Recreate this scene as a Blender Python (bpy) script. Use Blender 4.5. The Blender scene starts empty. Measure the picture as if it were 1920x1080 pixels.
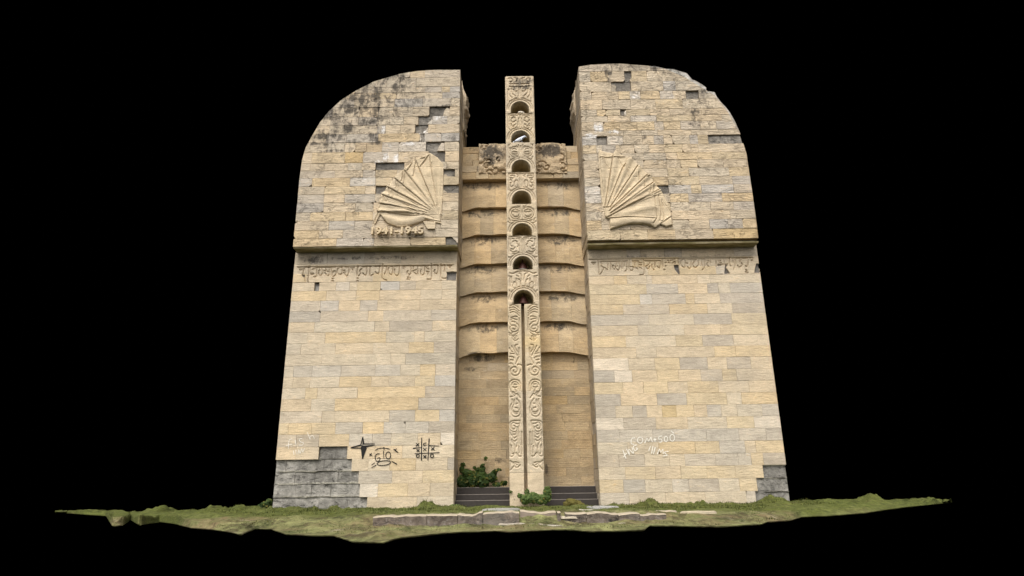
import bpy, math, random
import numpy as np
from mathutils import Vector, noise as mnoise

random.seed(7); np.random.seed(7)
R = math.radians
SC = bpy.context.scene
COL = SC.collection

# ------------------------------------------------------------------ camera
CAM = Vector((0.0, -17.0, 0.41))
PITCH, ROLL, FPX = R(17.5), R(0.75), 1197.0        # FPX: focal length in pixels of a 1920 wide frame
cam_d = bpy.data.cameras.new('camera'); cam = bpy.data.objects.new('camera', cam_d); COL.objects.link(cam)
cam_d.sensor_width = 36.0; cam_d.lens = FPX / 1920 * 36.0; cam_d.clip_end = 2000; cam_d.clip_start = 0.1
Fv = Vector((0, math.cos(PITCH), math.sin(PITCH)))
U0 = Vector((0, -math.sin(PITCH), math.cos(PITCH))); R0 = Vector((1, 0, 0))
Rv = R0 * math.cos(ROLL) - U0 * math.sin(ROLL)
Uv = U0 * math.cos(ROLL) + R0 * math.sin(ROLL)
from mathutils import Matrix
M = Matrix((Rv, Uv, -Fv)).transposed().to_4x4(); M.translation = CAM
cam.matrix_world = M
SC.camera = cam

# ------------------------------------------------------------------ sky light, sun, exposure
SUN_EL, SUN_AZ = R(56), R(196)                      # azimuth of the sun measured from +Y clockwise
world = bpy.data.worlds.new("World"); SC.world = world; world.use_nodes = True
nt = world.node_tree; nt.nodes.clear()
sky = nt.nodes.new('ShaderNodeTexSky'); sky.sky_type = 'NISHITA'; sky.sun_disc = False
sky.sun_elevation = SUN_EL; sky.sun_rotation = SUN_AZ; sky.dust_density = 4; sky.air_density = 1.5
hs = nt.nodes.new('ShaderNodeHueSaturation'); hs.inputs['Saturation'].default_value = 0.06
bg = nt.nodes.new('ShaderNodeBackground'); bg.inputs['Strength'].default_value = 0.14
wo = nt.nodes.new('ShaderNodeOutputWorld')
nt.links.new(sky.outputs[0], hs.inputs['Color']); nt.links.new(hs.outputs[0], bg.inputs['Color']); nt.links.new(bg.outputs[0], wo.inputs[0])
sd = bpy.data.lights.new('sun', 'SUN'); sun = bpy.data.objects.new('sun', sd); COL.objects.link(sun)
sd.energy = 1.5; sd.angle = R(38); sd.color = (1.0, 0.965, 0.91)
sdir = Vector((math.sin(SUN_AZ) * math.cos(SUN_EL), math.cos(SUN_AZ) * math.cos(SUN_EL), math.sin(SUN_EL)))
sun.rotation_euler = sdir.to_track_quat('Z', 'Y').to_euler()
SC.view_settings.view_transform = 'Standard'; SC.view_settings.look = 'None'
SC.view_settings.exposure = 0.88; SC.view_settings.gamma = 1.0
SC.cycles.max_bounces = 5

# ------------------------------------------------------------------ helpers
def pix(x, y, Y):
    """point of the plane at depth Y that the photograph shows at (x, y)"""
    d = Fv * FPX + Rv * (x - 960) - Uv * (y - 540)
    t = (Y - CAM.y) / d.y
    return CAM + d * t
def pixz(x, y, z):
    d = Fv * FPX + Rv * (x - 960) - Uv * (y - 540)
    return CAM + d * ((z - CAM.z) / d.z)
TR = math.tan(ROLL)

def link(o, parent=None):
    COL.objects.link(o)
    if parent is not None: o.parent = parent; o.matrix_parent_inverse = parent.matrix_world.inverted() if False else Matrix.Translation(-parent.location)
    return o
def mesh_obj(name, verts, faces, mat, parent=None, smooth=False, color=None, mats=None, midx=None):
    me = bpy.data.meshes.new(name); me.from_pydata([tuple(v) for v in verts], [], faces)
    me.materials.append(mat)
    if mats:
        for m in mats: me.materials.append(m)
    if midx is not None: me.polygons.foreach_set('material_index', midx)
    if smooth: me.polygons.foreach_set('use_smooth', [True] * len(me.polygons))
    me.update()
    o = bpy.data.objects.new(name, me); link(o, parent)
    if color: o.color = (*color, 1)
    return o
def thing(name, label, cat, loc=(0, 0, 0), group=None):
    o = bpy.data.objects.new(name, None); COL.objects.link(o); o.location = loc
    o.empty_display_size = .3
    o['label'] = label; o['category'] = cat
    if group: o['group'] = group
    return o
def box_vf(x0, x1, y0, y1, z0, z1):
    v = [(x0,y0,z0),(x1,y0,z0),(x1,y1,z0),(x0,y1,z0),(x0,y0,z1),(x1,y0,z1),(x1,y1,z1),(x0,y1,z1)]
    f = [(0,3,2,1),(4,5,6,7),(0,1,5,4),(1,2,6,5),(2,3,7,6),(3,0,4,7)]
    return v, f
def fbm(x, y, z=0.0, o=4): return mnoise.fractal(Vector((x, y, z)), 1.0, 2.0, o)
def npnoise(X, Z, seed, scale, octaves=4):
    """cheap value noise on arrays"""
    out = np.zeros_like(X); amp = 1; tot = 0
    rs = np.random.RandomState(seed)
    for k in range(octaves):
        T = rs.rand(64, 64); x = X * scale * 2**k + 17.3*k; z = Z * scale * 2**k + 5.1*k
        xi = np.floor(x).astype(int); zi = np.floor(z).astype(int); fx = x - xi; fz = z - zi
        fx = fx*fx*(3-2*fx); fz = fz*fz*(3-2*fz)
        a = T[xi % 64, zi % 64]; b = T[(xi+1) % 64, zi % 64]; c = T[xi % 64, (zi+1) % 64]; d = T[(xi+1) % 64, (zi+1) % 64]
        out += amp * ((a*(1-fx)+b*fx)*(1-fz) + (c*(1-fx)+d*fx)*fz); tot += amp; amp *= .5
    return out / tot - .5

# ------------------------------------------------------------------ materials
def newmat(name):
    m = bpy.data.materials.new(name); m.use_nodes = True
    n = m.node_tree.nodes; n.clear()
    return m, n, m.node_tree.links
class NB:
    def __init__(s, m): s.n = m.node_tree.nodes; s.l = m.node_tree.links
    def val(s, a, sock):
        if isinstance(a, (int, float)): sock.default_value = a
        elif isinstance(a, tuple): sock.default_value = a if len(a) == len(sock.default_value) else (*a, 1)
        else: s.l.new(a, sock)
    def math(s, op, a, b=0.0, c=None, clamp=False):
        q = s.n.new('ShaderNodeMath'); q.operation = op; q.use_clamp = clamp
        s.val(a, q.inputs[0]); s.val(b, q.inputs[1])
        if c is not None: s.val(c, q.inputs[2])
        return q.outputs[0]
    def mix(s, f, a, b, mode='MIX'):
        q = s.n.new('ShaderNodeMix'); q.data_type = 'RGBA'; q.blend_type = mode
        s.val(f, q.inputs[0]); s.val(a, q.inputs[6]); s.val(b, q.inputs[7]); return q.outputs[2]
    def noise(s, vec, scale, detail=4, rough=.6, dist=0):
        q = s.n.new('ShaderNodeTexNoise'); s.l.new(vec, q.inputs['Vector'])
        q.inputs['Scale'].default_value = scale; q.inputs['Detail'].default_value = detail
        q.inputs['Roughness'].default_value = rough; q.inputs['Distortion'].default_value = dist
        return q.outputs['Fac']
    def ramp(s, f, a, b, lo=0.0, hi=1.0):
        q = s.n.new('ShaderNodeMapRange'); s.val(f, q.inputs[0])
        q.inputs[1].default_value = a; q.inputs[2].default_value = b; q.inputs[3].default_value = lo; q.inputs[4].default_value = hi
        return q.outputs[0]
    def mapping(s, vec, scale):
        q = s.n.new('ShaderNodeMapping'); s.l.new(vec, q.inputs[0]); q.inputs['Scale'].default_value = scale; return q.outputs[0]
    def out(s, col, bump=None, strength=.5, dist=.01, rough=.9):
        p = s.n.new('ShaderNodeBsdfPrincipled'); s.val(col, p.inputs['Base Color']); s.val(rough, p.inputs['Roughness'])
        p.inputs['Specular IOR Level'].default_value = .2
        if bump is not None:
            b = s.n.new('ShaderNodeBump'); b.inputs['Strength'].default_value = strength; b.inputs['Distance'].default_value = dist
            s.l.new(bump, b.inputs['Height']); s.l.new(b.outputs[0], p.inputs['Normal'])
        o = s.n.new('ShaderNodeOutputMaterial'); s.l.new(p.outputs[0], o.inputs[0])
        return p

def stone_mat(name, source='object', blobs=(), rough=1.0, streak=0.0, tint=(1, 1, 1), engraved=False, white=0.0, lime=()):
    m, n, l = newmat(name); b = NB(m)
    geo = n.new('ShaderNodeNewGeometry').outputs['Position']
    info = n.new('ShaderNodeObjectInfo')
    if source == 'object': base = info.outputs['Color']; rnd = info.outputs['Random']
    else:
        at = n.new('ShaderNodeAttribute'); at.attribute_name = 'Col'; base = at.outputs['Color']; rnd = None
    pos = geo
    if rnd is not None:                                # each block is cut from another part of the quarry
        off = n.new('ShaderNodeVectorMath'); off.operation = 'ADD'
        cx = n.new('ShaderNodeCombineXYZ'); b.val(b.math('MULTIPLY', rnd, 37.0), cx.inputs[0]); b.val(b.math('MULTIPLY', rnd, 91.0), cx.inputs[2])
        l.new(geo, off.inputs[0]); l.new(cx.outputs[0], off.inputs[1]); pos = off.outputs[0]
    big = b.noise(b.mapping(pos, (1, 1, 1.8)), 1.6, 5, .62, .4)
    mid = b.noise(b.mapping(pos, (1, 1, 2.6)), 7.0, 5, .65, .6)
    fine = b.noise(pos, 42.0, 3, .7)
    vein = n.new('ShaderNodeTexWave'); l.new(b.mapping(pos, (.35, .35, 1.0)), vein.inputs['Vector'])
    vein.wave_type = 'BANDS'; vein.bands_direction = 'Z'
    vein.inputs['Scale'].default_value = 4.2; vein.inputs['Distortion'].default_value = 9; vein.inputs['Detail'].default_value = 3
    vein.inputs['Detail Scale'].default_value = 1.4
    c = base
    v = b.math('MULTIPLY', b.ramp(big, .3, .72, .80, 1.14), b.ramp(fine, .28, .72, .80, 1.16))
    v = b.math('MULTIPLY', v, b.ramp(mid, .3, .7, .86, 1.11))
    cr = b.noise(b.mapping(pos, (1, 1, 2.4)), 2.3, 4, .62, 1.4)
    line = b.ramp(b.math('ABSOLUTE', b.math('SUBTRACT', cr, .5)), .004, .022, 1, 0)
    line = b.math('MULTIPLY', line, b.ramp(b.noise(geo, 1.9, 3), .42, .6))
    v = b.math('MULTIPLY', v, b.math('SUBTRACT', 1.0, b.math('MULTIPLY', line, .05 + .22 * (rough > 1.2))))
    mul = n.new('ShaderNodeCombineColor'); b.val(v, mul.inputs[0]); b.val(v, mul.inputs[1]); b.val(v, mul.inputs[2])
    c = b.mix(1.0, c, mul.outputs[0], 'MULTIPLY')
    if tint != (1, 1, 1): c = b.mix(1.0, c, tint, 'MULTIPLY')
    # iron staining along the bedding, grey weathering skin, lime bloom
    iron = b.math('MULTIPLY', b.ramp(mid, .56, .74), b.ramp(big, .5, .62))
    c = b.mix(b.math('MULTIPLY', iron, .55), c, (.46, .27, .09), 'MIX')
    grey = b.noise(geo, .55, 4, .6)
    c = b.mix(b.math('MULTIPLY', b.ramp(grey, .5, .72), .34), c, (.33, .295, .24), 'MIX')
    dry = b.noise(geo, 5.5, 6, .75)
    c = b.mix(b.math('MULTIPLY', b.ramp(dry, .60, .72), .30 + white), c, (.60, .56, .48), 'MIX')
    specks = b.noise(geo, 26.0, 3, .8)
    c = b.mix(b.math('MULTIPLY', b.ramp(specks, .66, .78), .45), c, (.13, .10, .07), 'MIX')
    if lime:                                            # lime run out of the joints
        sp = n.new('ShaderNodeSeparateXYZ'); l.new(geo, sp.inputs[0]); acc = None
        for (bx, bz, rx, rz, st) in lime:
            dx = b.math('MULTIPLY', b.math('SUBTRACT', sp.outputs[0], bx), 1 / rx); dz = b.math('MULTIPLY', b.math('SUBTRACT', sp.outputs[2], bz), 1 / rz)
            f = b.math('MULTIPLY', b.math('SUBTRACT', 1.0, b.math('ADD', b.math('MULTIPLY', dx, dx), b.math('MULTIPLY', dz, dz)), clamp=True), st)
            acc = f if acc is None else b.math('MAXIMUM', acc, f)
        k = b.math('ADD', acc, b.math('MULTIPLY', b.math('SUBTRACT', b.noise(geo, 9, 6, .8, .5), .5), 3.0))
        c = b.mix(b.math('MULTIPLY', b.ramp(k, .55, .95), b.ramp(acc, 0, .2, 0, .8)), c, (.74, .72, .70), 'MIX')
    if blobs:
        sep = n.new('ShaderNodeSeparateXYZ'); l.new(geo, sep.inputs[0])
        acc = None
        for (bx, bz, rx, rz, st) in blobs:
            dx = b.math('MULTIPLY', b.math('SUBTRACT', sep.outputs[0], bx), 1 / rx)
            dz = b.math('MULTIPLY', b.math('SUBTRACT', sep.outputs[2], bz), 1 / rz)
            r2 = b.math('ADD', b.math('MULTIPLY', dx, dx), b.math('MULTIPLY', dz, dz))
            f = b.math('MULTIPLY', b.math('SUBTRACT', 1.0, r2, clamp=True), st)
            acc = f if acc is None else b.math('MAXIMUM', acc, f)
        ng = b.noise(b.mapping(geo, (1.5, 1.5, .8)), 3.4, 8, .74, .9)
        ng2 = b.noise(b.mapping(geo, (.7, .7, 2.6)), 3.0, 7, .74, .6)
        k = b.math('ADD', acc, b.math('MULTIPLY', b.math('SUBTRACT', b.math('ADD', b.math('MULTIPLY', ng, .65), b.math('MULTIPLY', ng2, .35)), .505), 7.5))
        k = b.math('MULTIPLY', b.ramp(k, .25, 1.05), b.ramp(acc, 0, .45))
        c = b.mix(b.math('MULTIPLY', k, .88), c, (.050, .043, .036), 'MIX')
    h = b.math('ADD', b.math('MULTIPLY', mid, .8), b.math('MULTIPLY', fine, .25))
    h = b.math('ADD', h, b.math('MULTIPLY', vein.outputs['Fac'], .07 * rough))
    h = b.math('ADD', h, b.math('MULTIPLY', big, 1.2 * rough))
    h = b.math('SUBTRACT', h, b.math('MULTIPLY', line, .1 if rough < 1.2 else .7))
    if streak:
        sv = b.noise(b.mapping(geo, (1, 7, .5)), 6.0, 5, .7, 1.2)
        c = b.mix(b.math('MULTIPLY', b.ramp(sv, .50, .64), .55), c, (.20, .15, .10), 'MIX')
        c = b.mix(b.math('MULTIPLY', b.ramp(sv, .48, .38), .45), c, (.58, .46, .30), 'MIX')
        h = b.math('ADD', h, b.math('MULTIPLY', sv, 2.5))
    if engraved:                                        # names cut in tight lines all over the lower wall
        ew = n.new('ShaderNodeTexBrick'); l.new(geo, ew.inputs[0])
        mp = n.new('ShaderNodeMapping'); l.new(geo, mp.inputs[0]); mp.inputs['Rotation'].default_value = (R(-90), 0, 0)
        l.new(mp.outputs[0], ew.inputs[0])
        ew.inputs['Scale'].default_value = 1.0; ew.inputs['Brick Width'].default_value = .062; ew.inputs['Row Height'].default_value = .05
        ew.inputs['Mortar Size'].default_value = .007; ew.inputs['Color1'].default_value = (1, 1, 1, 1); ew.inputs['Color2'].default_value = (.6, .6, .6, 1); ew.inputs['Mortar'].default_value = (0, 0, 0, 1)
        sepz = n.new('ShaderNodeSeparateXYZ'); l.new(geo, sepz.inputs[0])
        lim = b.ramp(sepz.outputs[2], engraved - .1, engraved + .05, 1, 0)
        ch = b.math('MULTIPLY', b.math('MULTIPLY', ew.outputs['Color'], b.ramp(b.noise(geo, 60, 2, .6), .4, .6, .3, 1)), lim)
        h = b.math('SUBTRACT', h, b.math('MULTIPLY', ch, -1.1))
    b.out(c, h, .8, .024 * rough, .93)
    return m

def blobs_px(lst, Y):
    o = []
    for (x, y, rx, ry, st) in lst:
        p = pix(x, y, Y); q = pix(x + rx, y - TR * rx, Y); r = pix(x, y + ry, Y)
        o.append((p.x, p.z, abs(q.x - p.x) + .01, abs(r.z - p.z) + .01, st))
    return o
YL, YU, YP, YW = 0.0, -0.36, 0.02, 1.15      # depth of lower faces, upper faces, pillar face, back wall

def A_(x, y): return (540 + x / 4.908, 110 + y / 4.908)
mold_L = []
for (x, y, rx, ry, st) in [(570,440,70,60,.9),(820,340,45,150,1.),(1010,270,70,60,.9),(790,570,80,60,.95),(560,645,60,45,.95),(385,520,60,70,.95),
        (330,712,130,24,1.),(240,785,90,20,.8),(800,735,70,55,.75),(960,165,110,35,.9),(450,850,110,14,.8),(690,310,120,50,.7),(850,215,60,40,.8),
        (1000,330,260,30,.6),(1380,430,120,14,.7),(1510,730,40,40,.6),(450,620,330,280,.66),(850,300,480,220,.66),(640,500,420,150,.6),(650,350,200,110,.8)]:
    px, py = A_(x, y); mold_L.append((px, py, 1.6 * rx / 4.908, 1.6 * ry / 4.908, st * (1.05 if st > .68 else .70)))
mold_R = []
for (x, y, rx, ry, st) in [(395,120,45,110,.85),(420,70,120,30,.8),(1195,480,50,60,.9),(1180,560,25,90,.7),(1200,600,80,30,.9),(1300,300,90,30,.8),(840,90,70,25,.8),(720,722,40,30,.6),(560,220,60,20,.6),(170,230,20,20,.8),(650,310,80,14,.6),(700,200,620,120,.25),(1250,420,200,200,.4),(500,75,420,45,.62),(200,350,60,300,.45),(1000,120,300,60,.4)]:
    mold_R.append((1060 + x / 4.908, 110 + y / 4.908, rx / 4.908, ry / 4.908, st))
MAT = {}
lime_L = blobs_px([(540 + x/4.908, 110 + y/4.908, rx/4.908, ry/4.908, st) for x, y, rx, ry, st in [(870,655,30,60,.9),(1240,670,60,50,.9),(1380,550,110,35,.7),(1400,480,80,50,.6),(900,900,60,60,.8),(990,920,40,70,.9),(840,955,60,30,.9),(1140,780,160,30,.8),(1240,715,30,60,.7),(930,810,40,60,.6),(720,1120,70,50,.5),(1100,900,60,60,.5)]], YU)
lime_R = blobs_px([(1060 + x/4.908, 110 + y/4.908, rx/4.908, ry/4.908, st) for x, y, rx, ry, st in [(300,640,70,60,.9),(230,710,90,40,.8),(640,350,70,40,.7),(450,670,120,30,.7),(280,1240,60,60,.6),(850,940,140,30,.5),(1100,1160,80,40,.5),(1000,340,80,30,.5)]], YU)
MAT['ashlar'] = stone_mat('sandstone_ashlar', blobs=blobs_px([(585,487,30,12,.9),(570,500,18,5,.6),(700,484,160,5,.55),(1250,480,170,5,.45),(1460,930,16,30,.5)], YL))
MAT['rock_left'] = stone_mat('sandstone_rockface_stained', blobs=blobs_px(mold_L, YU), rough=1.4, tint=(.93, .93, .94), lime=lime_L)
MAT['rock_right'] = stone_mat('sandstone_rockface_weathered', blobs=blobs_px(mold_R, YU), rough=1.7, tint=(.95, .945, .95), lime=lime_R)
MAT['inner_side'] = stone_mat('sandstone_streaked', streak=1.0, tint=(.86, .84, .82))
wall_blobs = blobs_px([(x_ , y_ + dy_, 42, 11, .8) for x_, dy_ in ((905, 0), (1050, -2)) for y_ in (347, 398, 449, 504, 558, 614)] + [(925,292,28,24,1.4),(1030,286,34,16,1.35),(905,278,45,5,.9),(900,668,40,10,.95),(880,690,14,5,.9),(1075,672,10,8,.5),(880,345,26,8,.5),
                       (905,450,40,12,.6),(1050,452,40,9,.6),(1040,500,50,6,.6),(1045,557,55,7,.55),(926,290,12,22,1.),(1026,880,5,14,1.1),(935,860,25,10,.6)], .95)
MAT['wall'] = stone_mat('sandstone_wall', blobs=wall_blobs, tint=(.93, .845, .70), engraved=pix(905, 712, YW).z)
MAT['carved'] = stone_mat('sandstone_carved', 'attr', blobs=blobs_px([(975,152,34,9,.95),(975,163,34,6,.8),(962,935,14,8,.6)], YP), rough=.5)
MAT['relief'] = stone_mat('sandstone_relief', 'attr', rough=.8)
MAT['relief_dark'] = stone_mat('sandstone_relief_sooty', 'attr', blobs=wall_blobs[12:14], rough=1.2, tint=(.95, .88, .78))

def concrete_mat(name, c0, c1, pale=.35):
    m, n, l = newmat(name); b = NB(m)
    geo = n.new('ShaderNodeNewGeometry').outputs['Position']
    a = b.noise(geo, 2.2, 7, .72, .5); f = b.noise(geo, 14, 5, .75)
    c = b.mix(b.ramp(a, .36, .62), c0, c1)
    c = b.mix(b.math('MULTIPLY', b.ramp(f, .55, .7), pale), c, (.42, .40, .37))
    c = b.mix(b.ramp(b.noise(b.mapping(geo, (1, 1, 2.2)), 4, 7, .8, .8), .52, .64), c, (.035, .032, .028))
    c = b.mix(b.ramp(b.noise(geo, 1.1, 5, .7), .5, .6, 0, .6), c, (.085, .078, .068))
    rn = n.new('ShaderNodeObjectInfo').outputs['Random']; rv = b.ramp(rn, 0, 1, .72, 1.22)
    cc = n.new('ShaderNodeCombineColor'); [b.val(rv, cc.inputs[i]) for i in range(3)]
    c = b.mix(1.0, c, cc.outputs[0], 'MULTIPLY')
    b.out(c, b.math('ADD', a, f), 1.0, .04, .95)
    return m
MAT['backing'] = concrete_mat('exposed_grey_backing', (.13, .122, .108), (.36, .335, .295))
MAT['backing_dark'] = concrete_mat('exposed_dark_backing', (.13, .115, .095), (.27, .24, .20), .3)
def plain(name, c, rough=.9, noise_amp=.25, scale=8, metallic=0):
    m, n, l = newmat(name); b = NB(m)
    geo = n.new('ShaderNodeNewGeometry').outputs['Position']
    f = b.noise(geo, scale, 5, .7)
    cc = b.mix(f, tuple(x * (1 - noise_amp) for x in c), tuple(min(1, x * (1 + noise_amp)) for x in c))
    p = b.out(cc, f, .4, .01, rough); p.inputs['Metallic'].default_value = metallic
    return m
MAT['mortar'] = plain('mortar_core', (.20, .17, .13))
MAT['step'] = plain('dark_basalt_step', (.036, .030, .026), .85, .4, 12)
MAT['step_edge'] = plain('pale_step_edge', (.13, .112, .095), .85, .5, 20)  # lighter strip along the front edge of each step
MAT['char'] = plain('charcoal_paint', (.014, .013, .012), .8)
MAT['chalk'] = plain('white_chalk', (.70, .66, .58), .9, .3, 60)
MAT['rust'] = plain('rusty_bronze', (.045, .016, .011), .5, .5, 30, .3)
MAT['pale_metal'] = plain('pale_bell_rim', (.22, .20, .17), .5, .3, 40, .3)
def soffit_mat():
    m, n, l = newmat('algae_soffit'); b = NB(m)
    geo = n.new('ShaderNodeNewGeometry').outputs['Position']
    f = b.noise(b.mapping(geo, (.8, 3, 1)), 3, 6, .7)
    c = b.mix(b.ramp(f, .4, .65), (.17, .14, .06), (.38, .315, .20))
    b.out(c, f, .5, .02, .95); return m
MAT['soffit'] = soffit_mat()

def black_mat():
    m, n, l = newmat('black_backdrop'); b = n.new('ShaderNodeBsdfDiffuse'); b.inputs[0].default_value = (0, 0, 0, 1)
    o = n.new('ShaderNodeOutputMaterial'); l.new(b.outputs[0], o.inputs[0]); return m
# ------------------------------------------------------------------ the black backdrop behind and below
def backdrop():
    rad = 70; vs, fs = [], []; NA, NE = 48, 32
    a0, a1, e0, e1 = R(-105), R(105), R(-90), R(62)
    for j in range(NE + 1):
        e = e0 + (e1 - e0) * j / NE
        for i in range(NA + 1):
            a = a0 + (a1 - a0) * i / NA
            vs.append((rad * math.sin(a) * math.cos(e), -10 + rad * math.cos(a) * math.cos(e), rad * math.sin(e)))
    for j in range(NE):
        for i in range(NA):
            k = j * (NA + 1) + i; fs.append((k, k + 1, k + NA + 2, k + NA + 1))
    o = mesh_obj('sky', vs, fs, black_mat(), smooth=True); o['kind'] = 'structure'  # added black shell, not a sky: hides the lighting sky behind and below
backdrop()

# ------------------------------------------------------------------ polygon tools (x, z)
def clip_poly(poly, cl):
    out = poly
    n = len(cl)
    for i in range(n):
        a, b = cl[i], cl[(i + 1) % n]
        inp, out = out, []
        if not inp: return []
        def side(p): return (b[0] - a[0]) * (p[1] - a[1]) - (b[1] - a[1]) * (p[0] - a[0])
        for j in range(len(inp)):
            p, q = inp[j], inp[(j + 1) % len(inp)]
            sp, sq = side(p), side(q)
            if sp >= 0: out.append(p)
            if (sp >= 0) != (sq >= 0):
                t = sp / (sp - sq); out.append((p[0] + t * (q[0] - p[0]), p[1] + t * (q[1] - p[1])))
    return out
def area(p): return .5 * sum(p[i][0] * p[(i+1) % len(p)][1] - p[(i+1) % len(p)][0] * p[i][1] for i in range(len(p)))
def dedupe(p, e):
    o = []
    for q in p:
        if not o or math.hypot(q[0]-o[-1][0], q[1]-o[-1][1]) > e: o.append(q)
    while len(o) > 2 and math.hypot(o[0][0]-o[-1][0], o[0][1]-o[-1][1]) <= e: o.pop()
    return o
def inset(p, d):
    n = len(p); o = []
    for i in range(n):
        a, b, c = p[i-1], p[i], p[(i+1) % n]
        e1 = Vector((b[0]-a[0], b[1]-a[1])).normalized(); e2 = Vector((c[0]-b[0], c[1]-b[1])).normalized()
        n1 = Vector((-e1.y, e1.x)); n2 = Vector((-e2.y, e2.x)); s = n1 + n2
        den = max(.5, 1 + n1.dot(n2)); v = s / den * d
        o.append((b[0] + v.x, b[1] + v.y))
    return o
def stone(poly, Yf, depth, mat, parent, color, bev=.007, tilt=.004, name='stone', axis=0):
    """a cut block: bevelled front face at Yf. poly counter-clockwise seen from the front (x right, z up)"""
    n = len(poly); ins = inset(poly, bev)
    cx = sum(p[0] for p in poly) / n; cz = sum(p[1] for p in poly) / n
    tx, tz = random.uniform(-tilt, tilt), random.uniform(-tilt, tilt)
    vs = [(p[0], Yf + depth, p[1]) for p in poly] + [(p[0] + random.uniform(-.002, .002), Yf + bev + random.uniform(0, .004), p[1] + random.uniform(-.002, .002)) for p in poly]
    vs += [(p[0], Yf + tx * (p[0] - cx) + tz * (p[1] - cz) * 3, p[1]) for p in ins]
    fs = [tuple(range(2*n, 3*n))]
    for i in range(n):
        j = (i + 1) % n
        fs.append((i, j, n + j, n + i)); fs.append((n + i, n + j, 2*n + j, 2*n + i))
    fs.append(tuple(reversed(range(n))))
    return mesh_obj(name, vs, fs, mat, parent, color=color)

TONE_RAW = {'c': (.56, .44, .285), 't': (.50, .405, .275), 'y': (.54, .405, .225), 'Y': (.53, .365, .15), 'g': (.45, .385, .295),
        'G': (.38, .325, .25), 'b': (.43, .385, .32), 'w': (.60, .52, .41), 'r': (.40, .29, .16), 'd': (.2, .2, .2), 'n': (.38, .32, .23)}
TONE = {k: (tuple(.66 * a + .34 * m for a, m in zip(v, (.53, .43, .305))) if k not in 'd' else v) for k, v in TONE_RAW.items()}
TONE = {k: (v[0] * .965, v[1] * .975, v[2] * 1.005) for k, v in TONE.items()}
def jit(c, a=.05):
    k = 1 + random.uniform(-a, a); w = random.uniform(-.03, .03)
    return (c[0] * k * (1 + w), c[1] * k, c[2] * k * (1 - w * 1.5))

def parse(row):
    t = row.split(); return t[0::2], [float(v) for v in t[1::2]]      # tones, joint positions (one fewer)

LASTZ = {}
def masonry(rows, ox, oy, s, xref, Yf, clip, parent, mat, rough, zrange=None):
    """rows: (y top, y bottom, 'tone x tone x tone') in the coordinates of one enlarged view"""
    for (yt, yb, spec) in rows:
        tones, xs = parse(spec)
        y0, y1 = oy + yt / s, oy + yb / s
        z1, z0 = pix(xref, y0, Yf).z, pix(xref, y1, Yf).z
        key = (parent.name, Yf)
        if key in LASTZ and abs(LASTZ[key] - z1) < .08: z1 = LASTZ[key]
        LASTZ[key] = z0
        edges = [-20.0]
        for x in xs:
            px = ox + x / s; ym = (y0 + y1) / 2 - TR * (px - xref)
            edges.append(pix(px, ym, Yf).x)
        edges.append(20.0)
        for k, t in enumerate(tones):
            g = .0016 if rough else .0014
            a, b_ = edges[k] + g, edges[k+1] - g
            if b_ - a < .03: continue
            poly = [(a, z0 + g), (b_, z0 + g), (b_, z1 - g), (a, z1 - g)]
            poly = dedupe(clip_poly(poly, clip), .03)
            if len(poly) < 3 or area(poly) < .003: continue
            if len(poly) == 4 and random.random() < (.34 if rough else .05) and t != 'd':   # a corner knocked off
                i = random.randrange(4); p = poly[i]; q = poly[(i+1) % 4]; r = poly[i-1]
                c1 = random.uniform(.03, .09); c2 = random.uniform(.03, .07)
                def tow(a_, b2, d):
                    v = Vector((b2[0]-a_[0], b2[1]-a_[1])); L = v.length; v = v / L * min(d, L * .4); return (a_[0]+v.x, a_[1]+v.y)
                poly = poly[:i] + [tow(p, r, c1), tow(p, q, c2)] + poly[i+1:]
            if t == 'd':
                # facing block missing: the rough backing shows, set back
                stone(poly, Yf + (.045 if rough else .06) + random.uniform(0, .02), .15, MAT['backing' if not rough else 'backing_dark'], parent, TONE['d'], .012, .02, name='backing_block')
                if rough and len(poly) == 4 and random.random() < .75:      # a broken piece of the facing still in place
                    xa, xb = poly[0][0], poly[1][0]; za, zb_ = poly[0][1], poly[2][1]; w_, h_ = xb - xa, zb_ - za
                    f1, f2, f3 = random.uniform(.18, .5) * w_, random.uniform(.10, .3) * w_, random.uniform(.35, 1.0) * h_
                    pc = [(xa, za), (xa + f1, za), (xa + f1 * .8 + .02, za + f3 * .35), (xa + f2, za + f3 * .7), (xa + f2 * .6, za + f3), (xa, za + f3 * .93)]
                    if random.random() < .5: pc = [(xa + xb - p_[0], p_[1]) for p_ in reversed(pc)]
                    stone(pc, Yf + random.uniform(0, .015), .1, mat, parent, jit(TONE[random.choice('ctw')]), .006, .02)
            else:
                dy = random.uniform(-.006, .006) if rough else random.uniform(-.003, .003)
                stone(poly, Yf + dy, .19 - dy, mat, parent, jit(TONE[t]), bev=.005 if rough else .0028, tilt=.008 if rough else .002)

def px_poly(pts, Y): return [(lambda p: (p.x, p.z))(pix(x, y, Y)) for x, y in pts]

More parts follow.
